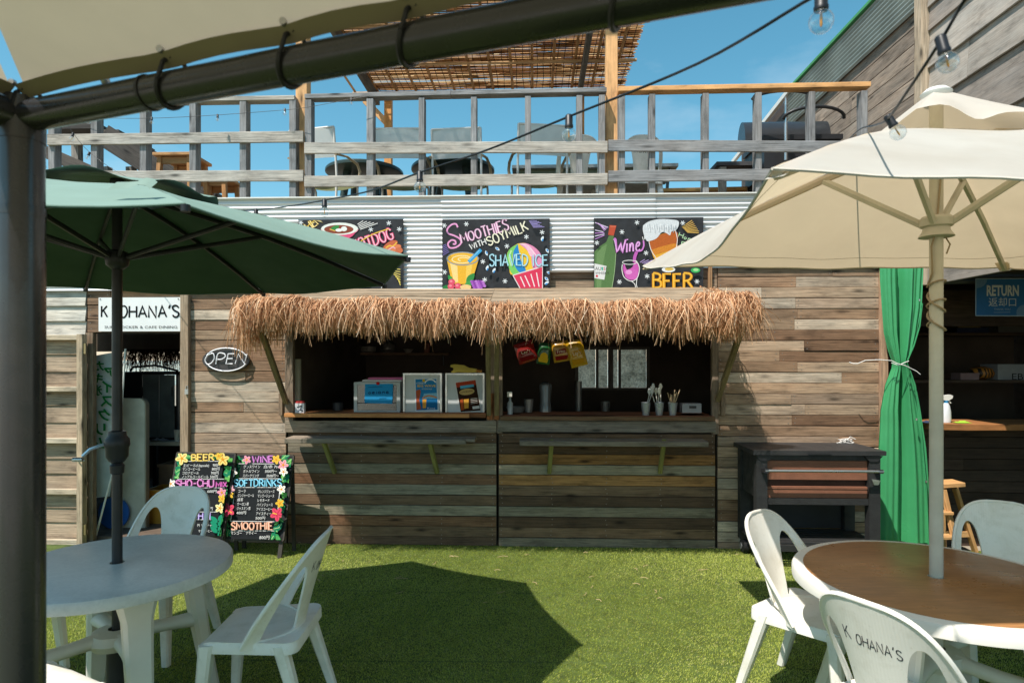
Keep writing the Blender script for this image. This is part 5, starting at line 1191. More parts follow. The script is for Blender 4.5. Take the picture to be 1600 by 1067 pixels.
# ------------------------------------------------------------------ chalk menu boards on the turf
def menu_board(lab, cs, art):
    TL, TR, BR_, BL = [AT(*c) for c in cs]
    n = (TR - BL).cross(TL - BL); n.normalize()
    n = -n if n.y > 0 else n          # towards the viewer
    t = thing('chalk_menu_board', (BL + BR_) / 2 * 1.0, lab, 'menu board', 'chalk menu boards in front of the wall')
    b = MB(); b.prism([BL, BR_, TR, TL], -n * .012); b.build('board', BOARD, t)
    FRM = mat('dark_board_frame', (.05, .042, .035), .7)
    for a, c in ((TL, TR), (TR, BR_), (BR_, BL), (BL, TL)):
        b = MB(); b.bar(a - n * .006, c - n * .006, .014, .018, up=n); b.build('frame_rail', FRM, t)
    up = (TL - BL).normalized()
    for a in (BL, BR_):
        s = 1 if a is BL else -1; ex = (BR_ - BL).normalized() * .02 * s
        foot = a + ex - up * (a.z / up.z); b = MB(); b.bar(a + ex - n * .012, foot - n * .012, .035, .02, up=n); b.build('leg', FRM, t)
    for a, f in ((TL, 1), (TR, -1)):
        ex = (BR_ - BL).normalized() * .03 * f
        b = MB(); b.bar(a + ex - n * .03, Vector((a.x + ex.x + .02, min(a.y + .04, Y0 - .03), 0)), .03, .02); b.build('back_leg', FRM, t)
    def mp(x, y, l):
        px, py = 265 + x / 6.275, 700 + y / 6.275
        d = AT(px, py, 1.0) - Vector((0, 0, CZ)); o = Vector((0, 0, CZ))
        k = (BL - o).dot(n) / d.dot(n); q = o + d * k - BL
        e1, e2 = BR_ - BL, TL - BL; g11, g12, g22 = e1.dot(e1), e1.dot(e2), e2.dot(e2); r1, r2 = q.dot(e1), q.dot(e2); det = g11 * g22 - g12 * g12
        a, c = (r1 * g22 - r2 * g12) / det, (r2 * g11 - r1 * g12) / det
        a, c = min(.985, max(.015, a)), min(.99, max(.01, c)); return BL + e1 * a + e2 * c + n * l
    A = Art(mp); art(A); A.build('chalk_drawing', t)
LFS = ('#4fa05a', '#2f8a50', '#6cb45a', '#1f7a58')
def foliage(A, pts, seed):
    rd2 = random.Random(seed)
    for x, y in pts:
        for k in range(5): A.leaf(x + rd2.uniform(-26, 26), y + rd2.uniform(-22, 22), rd2.uniform(55, 88), rd2.uniform(0, 6.28), rd2.choice(LFS), '#b6dc9a' if rd2.random() < .5 else None)
def art1(A):
    foliage(A, [(110, 80), (95, 160), (75, 220), (60, 270), (210, 90), (500, 90), (590, 130), (610, 200), (590, 260), (570, 300), (545, 360), (575, 420), (535, 540), (515, 620), (500, 690), (520, 760), (495, 830)], 1)
    A.fill([(135, 130), (560, 130), (535, 300), (105, 300)], '#26282a'); A.fill([(60, 300), (590, 305), (500, 860), (-30, 850)], '#26282a')
    for (x0, y0, x1, y1) in ((120, 127, 570, 127), (95, 300, 560, 300), (70, 388, 570, 385), (60, 620, 490, 620), (60, 695, 490, 695)): A.stroke([(x0, y0), (x1, y1)], 5, WHT)
    A.letters('BEER', (238, 122), (465, 120), 62, 15, '#e8b93e', '#f4dc8a')
    for i, (s, w, p) in enumerate((('生ビール(Uppsala)', 265, '900円'), ('マンゴービール', 180, '800円'), ('コロナビール', 170, '900円'), ('ノンアルコールビール', 270, '500円'))): A.text(s, 150 - 3 * i, 180 + 37 * i, 34, WHT, width=w, shear=.1); A.text(p, 450 - 8 * i, 178 + 38 * i, 38, WHT, width=78, shear=.1)
    A.letters('SHO-CHU', (85, 378), (465, 375), 66, 16, '#cf62b0', '#e6a4d4'); A.letters('MIX', (490, 378), (596, 375), 48, 11, '#cf62b0')
    A.text('600円', 400, 432, 36, WHT, width=98, shear=.1); A.text('600円', 370, 600, 36, WHT, width=90, shear=.1); A.letters('THAI', (270, 690), (440, 690), 62, 14, '#a688d8', '#d4c4f0')
    A.text('円 ママチャ', 305, 760, 30, WHT, width=145); A.text('マチコーヒー', 315, 815, 30, WHT, width=140)
    for x, y, r, c in ((150, 100, 62, '#ecd98a'), (560, 110, 62, '#ecd27a'), (520, 75, 40, '#e6c24e'), (555, 430, 46, '#e79ab8'), (560, 490, 42, '#e4c04a'), (540, 580, 50, '#efe6a8'), (50, 345, 48, '#f0efec')): A.flower(x, y, r, c, '#d8912c')
    for k in range(7): A.leaf(520, 700 + 24 * k, 95, -2.4 if k % 2 else -.7, '#1f8a68')
def art2(A):
    foliage(A, [(690, 120), (690, 190), (670, 260), (650, 320), (640, 470), (610, 520), (600, 620), (585, 700), (575, 780), (590, 850), (1130, 100), (1170, 160), (1165, 260), (1150, 330), (1130, 480), (1120, 560), (1100, 700), (1080, 780), (1060, 850)], 2)
    A.fill([(720, 150), (1100, 155), (1095, 300), (700, 295)], '#26282a'); A.fill([(655, 385), (1110, 385), (1085, 715), (620, 715)], '#26282a'); A.fill([(625, 715), (1060, 715), (1010, 890), (625, 885)], '#26282a'); A.fill([(655, 300), (1125, 300), (1115, 385), (640, 380)], '#26282a')
    for q in ((690, 152, 1110, 155), (700, 297, 1110, 298), (650, 383, 1120, 383), (615, 712, 1085, 715), (620, 805, 1055, 805), (590, 893, 1110, 900)): A.stroke([q[:2], q[2:]], 5, WHT)
    A.stroke([(665, 385), (620, 712)], 6, WHT); A.stroke([(1110, 400), (1080, 712)], 6, WHT)
    A.letters('WINE', (835, 140), (1040, 140), 60, 14, '#b657b0', '#d79ad2')
    for i, (s, w, p, pw) in enumerate((('グラスワイン', 170, '白/赤 700', 165), ('ボトルワイン', 165, '3000円〜', 120), ('スパークリング', 165, '3500円〜', 125))): A.text(s, 745 - 3 * i, 195 + 44 * i, 36, WHT, width=w, shear=.12); A.text(p, 945 + 15 * i, 195 + 44 * i, 36, WHT, width=pw, shear=.12)
    A.letters('SOFTDRINKS', (655, 372), (1130, 372), 64, 13, '#59bfe0', '#a8e2f2')
    for i, (s, w) in enumerate((('コーラ', 78), ('ジンジャーエール', 165), ('緑茶', 60), ('ウーロン茶', 120), ('ジャスミン茶', 140), ('400円', 100))): A.text(s, 697 - 3 * i, 432 + 42 * i, 36, WHT, width=w, shear=.12)
    for i, (s, w) in enumerate((('オレンジジュース', 165), ('マンゴージュース', 165), ('レモネード', 125), ('パインジュース', 160), ('アイスコーヒー', 160), ('アイスティー', 155), ('500円', 100))): A.text(s, 897 - 4 * i, 435 + 43 * i, 36, WHT, width=w, shear=.12)
    A.letters('SMOOTHIE', (635, 792), (1048, 792), 68, 15, '#e8a07c', '#f4ccb4'); A.text('マンゴー', 632, 838, 34, WHT, width=110); A.text('アサイー', 780, 838, 34, WHT, width=110); A.text('800円', 915, 882, 42, WHT, width=105, shear=.12)
    for x, y, r, c in ((790, 115, 42, '#e89ab4'), (1085, 112, 44, '#ecbf4a'), (1155, 165, 50, '#eaa0b4'), (655, 235, 45, '#efece4'), (1160, 230, 42, '#f0efe8'), (635, 400, 42, '#e8b0c0'), (632, 455, 36, '#e8c04a'), (1145, 400, 44, '#f0efe8'), (1130, 535, 42, '#e6b93c')): A.flower(x, y, r, c, '#d8912c')
    for x, y in ((618, 600), (1105, 640)):
        A.flower(x, y, 66, '#dd4a66', '#c23450', pc='#b83048'); A.stroke([(x, y), (x + (40 if x < 800 else -45), y + (30 if x < 800 else -12))], 9, '#e8b840')
menu_board('chalk menu board listing beer, behind the plastic chair', [(277, 707, 5.40), (367.8, 708.5, 5.34), (348.7, 838, 5.22), (257, 837, 5.30)], art1)
menu_board('chalk menu board listing wine and soft drinks, right of the beer board', [(369.6, 710.5, 5.40), (458.6, 712, 5.32), (442.7, 844, 5.18), (351, 842.6, 5.28)], art2)

# ------------------------------------------------------------------ black patio cooler cart
fr = 4.88; xl, xr = CW(1.905, fr, 0).x, CW(2.93, fr, 0).x; yf = CW(2.3, fr, 0).y; yb = yf + .50; LZ = .935
t = thing('cooler_cart', ((xl + xr) / 2, (yf + yb) / 2, 0), 'black wheeled cooler cart with brown front slats against the wall', 'cooler cart')
BK = mat('black_wood_grain_resin', (.022, .022, .022), .6, var=.3, vs=14, bump=.8, bs=90, spec=.5)
b = MB(); b.box((xl, yf, LZ - .035), (xr, yb, LZ)); b.build('lid', mat('black_lid_resin', (.03, .03, .031), .5, var=.2, bump=.5, bs=120), t)
bm = (xr - xl)
b = MB(); b.box((xl + .42, yf - .004, LZ - .028), (xl + .60, yf - .001, LZ - .014)); b.build('lid_slot', BLACKPL, t)
for x in (xl + .03, xr - .12):
    for y in (yf + .02, yb - .09):
        b = MB(); b.box((x, y, .12), (x + .085, y + .07, LZ - .037)); b.build('leg', BK, t)
b = MB(); b.box((xl + .118, yf + .035, LZ - .08), (xr - .122, yf + .07, LZ - .037)); b.box((xl + .118, yf + .03, LZ - .43), (xr - .122, yf + .07, LZ - .382)); b.build('front_rails', BK, t)
b = MB(); b.box((xl + .05, yf + .092, LZ - .39), (xl + .07, yb - .092, LZ - .04)); b.build('side_panel', BK, t); b = MB(); b.box((xr - .09, yf + .092, LZ - .39), (xr - .07, yb - .092, LZ - .04)); b.build('side_panel', BK, t); b = MB(); b.box((xl + .118, yb - .05, .21), (xr - .125, yb - .03, LZ - .04)); b.build('back_panel_and_shade', BLACKPL, t)  # black back panel carried down low, standing in for shadow beneath the cart
BRN = mat('brown_resin_board', (.23, .095, .055), .6, var=.12, vs=10, bump=.6, bs=110)
for z1, z0, pr in ((LZ - .085, LZ - .235, 0), (LZ - .29, LZ - .308, .004), (LZ - .312, LZ - .378, .0)):
    b = MB(); b.box((xl + .12, yf + .045 - pr, z0), (xr - .124, yf + .075, z1)); b.build('front_slat', BRN, t)
b = MB(); b.box((xl + .12, yf + .075, LZ - .38), (xr - .124, yf + .085, LZ - .08)); b.build('slat_backing', mat('dark_brown_resin', (.05, .022, .014), .7), t)
b = MB(); b.tube([(xl + .07, yf - .05, LZ - .15), (xr - .05, yf - .05, LZ - .15)], .011, 10); b.build('towel_rail', STEEL, t, 50)
for x in (xl + .08, xr - .07): b = MB(); b.bar((x, yf + .03, LZ - .16), (x, yf - .06, LZ - .15), .03, .03); b.build('rail_bracket', BLACKPL, t)
b = MB(); b.prism([(xr - .11, yf + .0, LZ - .22), (xr - .045, yf + .0, LZ - .23), (xr - .06, yf + .0, LZ - .265), (xr - .095, yf + .0, LZ - .265)], (0, .018, 0)); b.build('bottle_opener', STEEL, t)
for x in (xl + .02, xr - .16):
    b = MB(); b.prism([(x, yf + .012, LZ - .04), (x + .14, yf + .012, LZ - .04), (x + .10, yf + .012, LZ - .085), (x + .04, yf + .012, LZ - .085)], (0, .007, 0)); b.build('corner_bracket', BLACKPL, t)
for k in range(7): b = MB(); b.box((xl + .03, yf + .03 + .062 * k, .19), (xr - .04, yf + .075 + .062 * k, .205)); b.build('shelf_slat', BK, t)
b = MB(); b.box((xl + .03, yf + .006, .14), (xr - .035, yf + .026, .188)); b.build('shelf_rail', BK, t)
for x in (xl + .06, xr - .09):
    for y in (yf + .05, yb - .08):
        w = MB(); k = 18; w.loft([[(x + dx, y + r * math.cos(6.283 * i / k), .062 + r * math.sin(6.283 * i / k)) for i in range(k)] for dx, r in ((-.02, .045), (-.014, .058), (.03, .058), (.036, .045))]); wo = w.build('wheel', mat('caster_rubber', (.025, .025, .025), .6, bump=.4), t, 40)
        w = MB(); w.loft([[(x + dx, y + .028 * math.cos(6.283 * i / k), .062 + .028 * math.sin(6.283 * i / k)) for i in range(k)] for dx in (-.026, .042)]); w.build('hub', mat('grey_hub', (.2, .2, .19), .5), wo, 40)
# white twine on the lid
tw = thing('white_twine', ((xl + xr) / 2 + .1, yf + .12, LZ), 'tangle of white twine on the black cooler lid', 'twine')
b = MB(); c = WZ(1322, 692, LZ); pts = []
for k in range(60):
    a = k * .55; pts.append((c.x + .05 * math.cos(a) * (1 + .3 * math.sin(k * .37)) + .02 * math.sin(k * .11), c.y + .045 * math.sin(a * 1.1), LZ + .005 + .014 * (1 + math.sin(a * .7 + 1))))
b.tube(pts, .003, 5); b.tube([(c.x - .09, c.y - .02, LZ + .004), (c.x - .03, c.y - .035, LZ + .008), (c.x, c.y, LZ + .02), (c.x + .05, c.y + .03, LZ + .05), (c.x + .09, c.y + .02, LZ + .03)], .003, 5); b.build('cord', mat('white_cord', (.75, .73, .70), .8), tw, 60)
# ------------------------------------------------------------------ green tarpaulin curtain
TARP = mat('green_tarpaulin', (.055, .33, .13), .34, var=.07, vs=6, spec=.5, bump=.35, bs=9, transl=.12, tc=(.05, .4, .12))
t = thing('green_curtain', (xw(1412), Y0 - .12, 0), 'green tarpaulin curtain gathered with a white cord at the return counter', 'curtain')
YT = Y0 - .14
prof = [(418, 1376, 1443), (440, 1377, 1442), (480, 1380, 1440), (520, 1383, 1433), (545, 1389, 1426), (560, 1394, 1420), (567, 1396, 1418), (575, 1395, 1421), (600, 1385, 1430), (640, 1377, 1437), (700, 1374, 1446), (760, 1374, 1452), (820, 1375, 1455), (848, 1375, 1456)]
b = MB(); rows = []; NU = 72
def yoff(f, tight): return (.035 + .03 * tight) * (.6 * math.sin(f * 14 + .8) + .3 * math.sin(f * 23 + 2) + .45 * math.sin(f * 7 + 4) + .12 * math.sin(f * 51))
sm = smooth_line([(a, 0) for a, *_ in prof], 4)
pyl = [p[0] for p in sm]; xl_ = np.interp(pyl, [p[0] for p in prof], [p[1] for p in prof]); xr_ = np.interp(pyl, [p[0] for p in prof], [p[2] for p in prof])
for py, a, c in zip(pyl, xl_, xr_):
    tight = 1 - abs(c - a) / 75; row = []
    for i in range(NU + 1):
        f = i / NU; g = f + .018 * math.sin(py * .012 + f * 9)
        p = WY(a + (c - a) * f, py, YT); yo = yoff(g + .03 * math.sin(py / 60), tight) * (1.25 - .5 * tight)
        row.append((p.x, YT + yo, p.z))
    rows.append(row)
b.loft(rows, cap=False, closed=False); cu = b.build('sheet', TARP, t, 80)
b = MB(); b.tube([(WY(x, y, YT - .06).x, YT - .06, WY(x, y, YT).z) for x, y in ((1441, 475), (1437, 510), (1428, 540), (1418, 563))], .006, 6); b.build('hem', TARP, t, 60)
b = MB(); b.tube([(WY(x, y, YT - .07).x, YT - .075, WY(x, y, YT).z) for x, y in smooth_line([(1419, 573), (1428, 600), (1436, 650), (1442, 710), (1447, 770), (1450, 846)])], .006, 6); b.build('hem', TARP, t, 60)
for x, y in ((1432, 655), (1437, 469), (1447, 752)): b = MB(); p = WY(x, y, YT - .08); b.tube([(p.x, p.y, p.z - .008), (p.x, p.y, p.z + .008)], .008, 8); b.build('eyelet', STEEL, t, 50)
b = MB(); b.tube([WY(x, y, YT - .085 - dd) for x, y, dd in ((1327, 566, -.02), (1333, 568, 0), (1340, 568, .01), (1352, 563, .02), (1375, 562, .01), (1393, 563.5, 0), (1402, 568, .01), (1414, 571, .01), (1422, 575, .0), (1432, 580, 0), (1438, 585, 0))], .0035, 5); b.tube([WY(x, y, YT - .09) for x, y in ((1393, 567), (1404, 571), (1412, 567), (1420, 564))], .0035, 5); b.build('tie_cord', mat('white_cord', 0), t, 60)
# ------------------------------------------------------------------ things at the return counter
t = sign_board('return_sign', 'blue RETURN sign hanging over the dark return counter', 1524.5, 1625, 436, 493, Y=Y0 - .02, th=.006, m=mat('blue_sign', (.02, .13, .33), .4, var=.05))
A = Art(zoomer(1400, 400, 6.67, Y0 - .02)); A.fill(polar(838, 240, 112, 95, 0, 90) + [(838, 240)], '#6f8fb4'); A.fill(polar(1335, 590, 80, 80, 150, 270) + [(1480, 510), (1480, 625), (1300, 625)], '#6f8fb4')
A.text('RETURN', 942, 412, 150, '#d5d8da', width=338, bold=.035); A.text('返却口', 962, 518, 100, '#cfd3d6', width=290); A.text('THANK YOU', 1022, 566, 32, '#9fb4cc', width=170); A.stroke([(1018, 588), (1192, 586)], 4, '#9fb4cc')
for q in (((832, 238), (1500, 236)), ((832, 238), (832, 622)), ((832, 622), (1500, 625))): A.stroke(q, 7, '#b9c8d6')
A.build('lettering', t)
CS = zw(660) + .027
p = WY(1478, 655, Y0 - .12)
t = thing('spray_bottle', (p.x, Y0 - .12, CS), 'white spray bottle with blue collar on the return counter', 'spray bottle')
b = MB(); b.loft([[(p.x + rx * math.cos(6.283 * k / 16), Y0 - .12 + ry * math.sin(6.283 * k / 16), CS + z) for k in range(16)] for rx, ry, z in ((.04, .028, 0), (.042, .03, .02), (.04, .028, .09), (.03, .024, .14), (.018, .018, .165))]); b.build('bottle', mat('spray_white', (.7, .72, .74), .35), t, 45)
b = MB(); b.lathe([(.018, CS + .165), (.019, CS + .185)], (p.x, Y0 - .12, 0), 14); b.build('collar', mat('blue_collar', (.03, .25, .5), .4), t, 45)
b = MB(); b.prism([(p.x - .03, Y0 - .135, CS + .19), (p.x - .01, Y0 - .135, CS + .186), (p.x + .015, Y0 - .135, CS + .186), (p.x + .045, Y0 - .135, CS + .205), (p.x + .05, Y0 - .135, CS + .225), (p.x + .03, Y0 - .135, CS + .235), (p.x - .025, Y0 - .135, CS + .228)], (0, .03, 0)); b.prism([(p.x + .02, Y0 - .128, CS + .19), (p.x + .04, Y0 - .128, CS + .165), (p.x + .035, Y0 - .128, CS + .16), (p.x + .012, Y0 - .128, CS + .188)], (0, .016, 0)); b.build('trigger_head', PLASTIC, t)
def cloth(name, lab, px, py, w, dpt, m):
    q = WY(px, py, Y0 - .15); t = thing(name, (q.x, Y0 - .15, CS), lab, 'cloth'); b = MB(); n = 10
    b.loft([[(q.x - w / 2 + w * i / n, Y0 - .2 + dpt * j / 6, CS + .004 + .022 * random.random() * math.sin(math.pi * i / n) * math.sin(math.pi * j / 6)) for i in range(n + 1)] for j in range(7)], cap=False, closed=False); b.build('cloth', m, t, 80)
cloth('navy_cloth', 'navy blue cloth on the return counter beside the parasol pole', 1452, 650, .11, .12, mat('navy_cloth', (.02, .035, .08), .9))
cloth('lime_cloth', 'lime green cloth on the return counter right of the spray bottle', 1502, 650, .12, .08, mat('lime_cloth', (.28, .45, .03), .9))
# dim stores on the shelves behind the counter
def dim(name, lab, ct, px0, px1, py0, py1, Yk, dep, m, txt=None):
    t = wbox(name, lab, ct, px0, px1, py0, py1, Yk, dep, m)
    if txt:
        A = Art(lambda x, y, l: WY(x, y, Yk - l)); A.text(txt[0], txt[1], txt[2], txt[3], '#15171a', width=txt[4]); A.build('lettering', t)
    else: wbox('', '', '', px0 - .6, px1 + .6, py0, py0 + (py1 - py0) * .2, Yk - .008, .007, m, 'lid', t)
dim('grey_tub', 'grey tub with dark lettering on the shelf behind the return counter', 'tub', 1559, 1622, 569, 594.5, Y0 + .9, .25, mat('grey_tub_plastic', (.30, .31, .32), .5), ('EBOSS', 1580, 593, 14, 50))
dim('yellow_box', 'brown yellowish box on the upper shelf behind the RETURN sign', 'box', 1497, 1532, 498, 512, Y0 + 1.5, .2, mat('ochre_box', (.22, .15, .06), .7))
dim('navy_box', 'navy box under the yellowish box behind the return counter', 'box', 1496, 1545, 512.3, 520.6, Y0 + 1.49, .25, mat('navy_box', (.02, .03, .09), .6))
dim('slatted_crate', 'grey crate on the upper shelf at the far right', 'crate', 1560, 1625, 500, 520.6, Y0 + 1.48, .25, mat('grey_crate', (.14, .13, .13), .7))
dim('red_white_carton', 'red and white carton on the dim lower shelf', 'carton', 1501, 1530, 583, 594.5, Y0 + .88, .15, mat('pinkish_carton', (.30, .20, .20), .7))
q = WY(1545, 590, Y0 + .9); t = thing('striped_cushion', (q.x, q.y, q.z - .03), 'orange and black striped cushion beside the grey tub', 'cushion')
b = MB(); b.lathe([(.02, -.0), (.09, .02), (.11, .06), (.09, .11), (.02, .13)], (q.x, q.y + .1, zw(595, 1500, Y0 + 1.0) + .016), 20)
def tiger():
    m = NT('tiger_stripe'); w = m.new('TexWave'); w.inputs['Scale'].default_value = 9; w.inputs['Distortion'].default_value = 4; m.link(m.coords(), w.inputs['Vector']); m.link(m.ramp(w.outputs['Color'], [(.4, (.02, .015, .01)), (.55, (.5, .2, .03))]), m.p.inputs['Base Color']); return m.mat
b.build('cover', tiger(), t, 60)
# pine stepladder
t = thing('wooden_stepladder', WZ(1505, 862, 0), 'pine stepladder standing before the dark return counter', 'stepladder')
YL = Y0 - .12; LP = lin('#c99a66')
def lp(px, py, Yk): return WY(px, py, Yk)
beam('top_step', t, lp(1464, 756, YL), lp(1497, 754, YL), .18, .035, PINE, LP)
for a, c, Ya, Yc in (((1474, 765), (1500, 862), YL - .1, YL - .22), ((1462, 766), (1466, 862), YL - .1, YL - .22), ((1492, 762), (1524, 846), YL + .06, YL + .10), ((1470, 762), (1474, 846), YL + .06, YL + .10)):
    q0, q1 = lp(*a, Ya), lp(*c, Yc); q1.z = 0.0; beam('rail', t, q0, q1, .045, .03, PINE, LP)
for py, Yk in ((800, YL - .14), (838, YL - .18)): beam('step', t, lp(1466, py, Yk), lp(1484 + (py - 800) * .2, py, Yk), .10, .024, PINE, LP)
beam('back_stretcher', t, lp(1474, 835, YL + .09), lp(1518, 834, YL + .09), .02, .05, PINE, LP)
# ------------------------------------------------------------------ stacking plastic chairs
SZ, BT = .435, .425                                  # seat height, back height above it
def back_pt(u, v, off=0.0):                          # rear shell of the chair: bent round the sitter, leaning back
    f = min(1, max(0, v / BT)); k = .135 * (1 - f) ** 1.3 + .055
    return Vector((u * (1 + .03 * f), .165 + .115 * f ** 1.15 - k * (abs(u) / .23) ** 2.2 + off, SZ - .005 + v))
def plastic_chair(m, scribble):
    t = thing('plastic_chair', (0, 0, 0), '', 'chair')
    hw = .232
    def arch(hw_, top, v0, n=22):
        out = []
        for i in range(n + 1):
            a = math.pi * i / n; c, s = math.cos(a), math.sin(a)
            out.append((hw_ * math.copysign(abs(c) ** .62, c), v0 + (top - v0) * s ** .62))
        return out
    outer = arch(hw, BT, -.02)
    outer = outer + [(-hw, -.02)] if outer[-1][1] > -.019 else outer
    holes = []
    for s in (-1, 1):
        h = [(.080, .035), (.087, .12), (.098, .20), (.113, .268), (.130, .302), (.147, .314), (.164, .306), (.180, .27), (.190, .20), (.195, .12), (.195, .035), (.185, .012), (.09, .012)]
        h = smooth_line(h + [h[0]], 3)[:-1]; holes.append([(s * u, v) for u, v in (h if s > 0 else h)])
    shell(outer, holes, lambda u, v: back_pt(u, v), .011, .017, 'backrest', m, t)
    # rolled rim along the arch
    rim = MB(); rim.tube([back_pt(u, max(v, -.01)) for u, v in arch(hw, BT, -.02, 30)], .0095, 6); rim.build('back_rim', m, t, 60)
    rr = .05; sw, sf, sb = .222, -.225, .20
    seat = []
    for cx, cy, a0 in ((sw - rr, sb - rr, 0), (-sw + rr, sb - rr, 90), (-sw + .03 + rr, sf + rr, 180), (sw - .03 - rr, sf + rr, 270)):
        seat += [(cx + rr * math.cos(R(a)), cy + rr * math.sin(R(a))) for a in range(a0, a0 + 91, 15)]
    shell(seat, [], lambda u, v: (u, v, SZ - .014 * (1 - (u / .24) ** 2) * (1 - (v / .25) ** 2) - .025 * max(0, -v - .16) / .065 * max(0, -v - .16) / .065), .010, .03, 'seat', m, t)
    b = MB(); sk = smooth_line(seat + [seat[0]], 1)
    def zs(u, v): return SZ - .014 * (1 - (u / .24) ** 2) * (1 - (v / .25) ** 2) - .025 * (max(0, -v - .16) / .065) ** 2
    b.loft([[(u * k, v * k, zs(u, v) + dz) for u, v in seat] for k, dz in ((.985, .004), (1.005, -.002), (1.012, -.045), (1.0, -.045), (.99, -.004))], cap=False); b.build('seat_skirt', m, t, 50)
    def leg(tx, ty, bx_, by):
        b = MB(); rings = []
        for f in (0, .25, .6, 1):
            x = tx + (bx_ - tx) * f; y = ty + (by - ty) * f; z = SZ - .012 - (SZ - .012) * f; w = .032 - .012 * f; d = .030 - .011 * f
            rings.append([(x + p * w, y + q * d, z) for p, q in ((-1, -.6), (-.6, -1), (.6, -1), (1, -.6), (1, .6), (.6, 1), (-.6, 1), (-1, .6))])
        b.loft(rings[::-1]); b.build('leg', m, t, 35)
    for s in (-1, 1): leg(s * .178, -.19, s * .205, -.225); leg(s * .192, .125, s * .222, .255)
    if scribble:
        A = Art(lambda x, y, l: back_pt(x, y, .0062 + l * .6), lift=.0003, step=.00002)
        # written on the rear face, so it runs the other way when seen from the front
        A2 = Art(lambda x, y, l: back_pt(-x, -y, .0064 + l * .6), lift=.0003, step=.00002)
        A2.letters('K', (-.083, -.265), (-.062, -.268), .045, .0035, '#33363c'); A2.letters("OHANA'S", (-.042, -.262), (.098, -.258), .036, .0035, '#33363c'); A2.build('handwriting', t)
    return t
ch0 = plastic_chair(CHAIRP, True)
def put(o, x, d, rz, lab, grp='white plastic chairs around the tables'):
    tag(o, lab, 'chair', grp); p = CW(x, d, 0); place(o, (p.x, p.y, .004), R(rz) + YAW)
put(ch0, 1.39, 2.17, 119, 'white plastic chair with marker writing, nearest the camera at right')
CH = [(-1.13, 2.86, -88, 'white plastic chair standing right of the grey-white table, seen from the side'),
      (1.45, 3.02, 40, 'sunlit white plastic chair left of the brown-topped table'),
      (2.58, 3.22, -30, 'white plastic chair behind the brown-topped table at right edge'),
      (-2.05, 3.58, -4, 'white plastic chair behind the grey-white table, before the menu boards'),
      (-1.80, 2.24, 152, 'white plastic chair at the bottom left corner beside the gazebo post'),
      (-2.62, 3.12, 88, 'white plastic chair left of the grey-white table, mostly behind the gazebo post')]
for x, d, rz, lb in CH: put(copy_thing(ch0), x, d, rz, lb)
for px, d, rz, lb in ((904, 6.6, 176, 'white plastic chair with marker writing on the deck, left of the pine post'), (996, 6.6, 183, 'white plastic chair with marker writing on the deck, right of the pine post')):
    o = copy_thing(ch0, lb, 'plastic chairs on the roof deck'); tag(o, lb, 'chair', 'plastic chairs on the roof deck'); p = AT(px, HZ, d); place(o, (p.x, p.y, ZR - .008), R(rz) + YAW)
# ------------------------------------------------------------------ round plastic tables
TZ = .72
def plastic_table(lab, x, d, r, top, inlay=None, rot=45):
    p = CW(x, d, 0); t = thing('plastic_table', (0, 0, 0), lab, 'table', 'round plastic tables')
    n = 72; hole = .03
    b = MB(); b.lathe([(hole, TZ - .03), (hole, TZ), (r - .022, TZ), (r - .006, TZ - .005), (r, TZ - .016), (r, TZ - .052), (r - .006, TZ - .055), (r - .014, TZ - .05), (r - .016, TZ - .03)], (0, 0, 0), n, cap=False)
    b.lathe([(r - .016, TZ - .03), (hole, TZ - .03)], (0, 0, 0), n, cap=False); b.build('table_top', top, t, 35)
    if inlay:
        b = MB(); ri = r - .05; b.lathe([(hole, TZ + .0015), (ri, TZ + .0015), (ri + .002, TZ + .0004)], (0, 0, 0), n, cap=False); b.build('wood_grain_inlay', inlay, t, 35)
    for k in range(4):
        a = R(rot + 90 * k); ca, sa = math.cos(a), math.sin(a); b = MB(); rings = []
        for f in (0, .2, .5, .8, 1):
            rad = .31 + (r - .40) * 1.0 * f ** 1.4 + .02 * f; w = .062 - .022 * f; dd = .040 - .012 * f; z = (TZ - .03) * (1 - f)
            if f == 0: w += .03
            rings.append([(rad * ca + (u * w) * -sa + v * dd * ca, rad * sa + (u * w) * ca + v * dd * sa, z) for u, v in ((-1, -.5), (-.7, -1), (.7, -1), (1, -.5), (1, .6), (.75, 1), (-.75, 1), (-1, .6))])
        b.loft(rings[::-1]); b.build('leg', PLASTIC_G, t, 38)
        b = MB(); b.tube([((.07 + .25 * f) * ca, (.07 + .25 * f) * sa, .385 - .02 * f + .0 * f) for f in (0, .3, .6, 1)], [.042, .036, .036, .044], 10, flat=.8); b.build('brace_arm', PLASTIC_G, t, 50)
    b = MB(); b.lathe([(.036, .33), (.10, .345), (.115, .375), (.10, .41), (.036, .42)], (0, 0, 0), 28, cap=False); b.build('brace_hub', PLASTIC_G, t, 45)
    place(t, (p.x, p.y, .003), YAW); return t
def table_top_mat():
    t = NT('grey_white_table_plastic'); co = t.coords(); n = t.noise(co, 4, 6, .6, .6); n2 = t.noise(co, 60, 4)
    c = t.mul((.66, .65, .605), t.ramp(n, [(.3, .84), (.65, 1.05)])); c = t.mul(c, t.ramp(n2, [(.35, .93), (.6, 1.02)])); t.link(c, t.p.inputs['Base Color'])
    t.link(t.ramp(n, [(.3, .42), (.7, .3)]), t.p.inputs['Roughness']); t.bump(n2, .06, .002); return t.mat
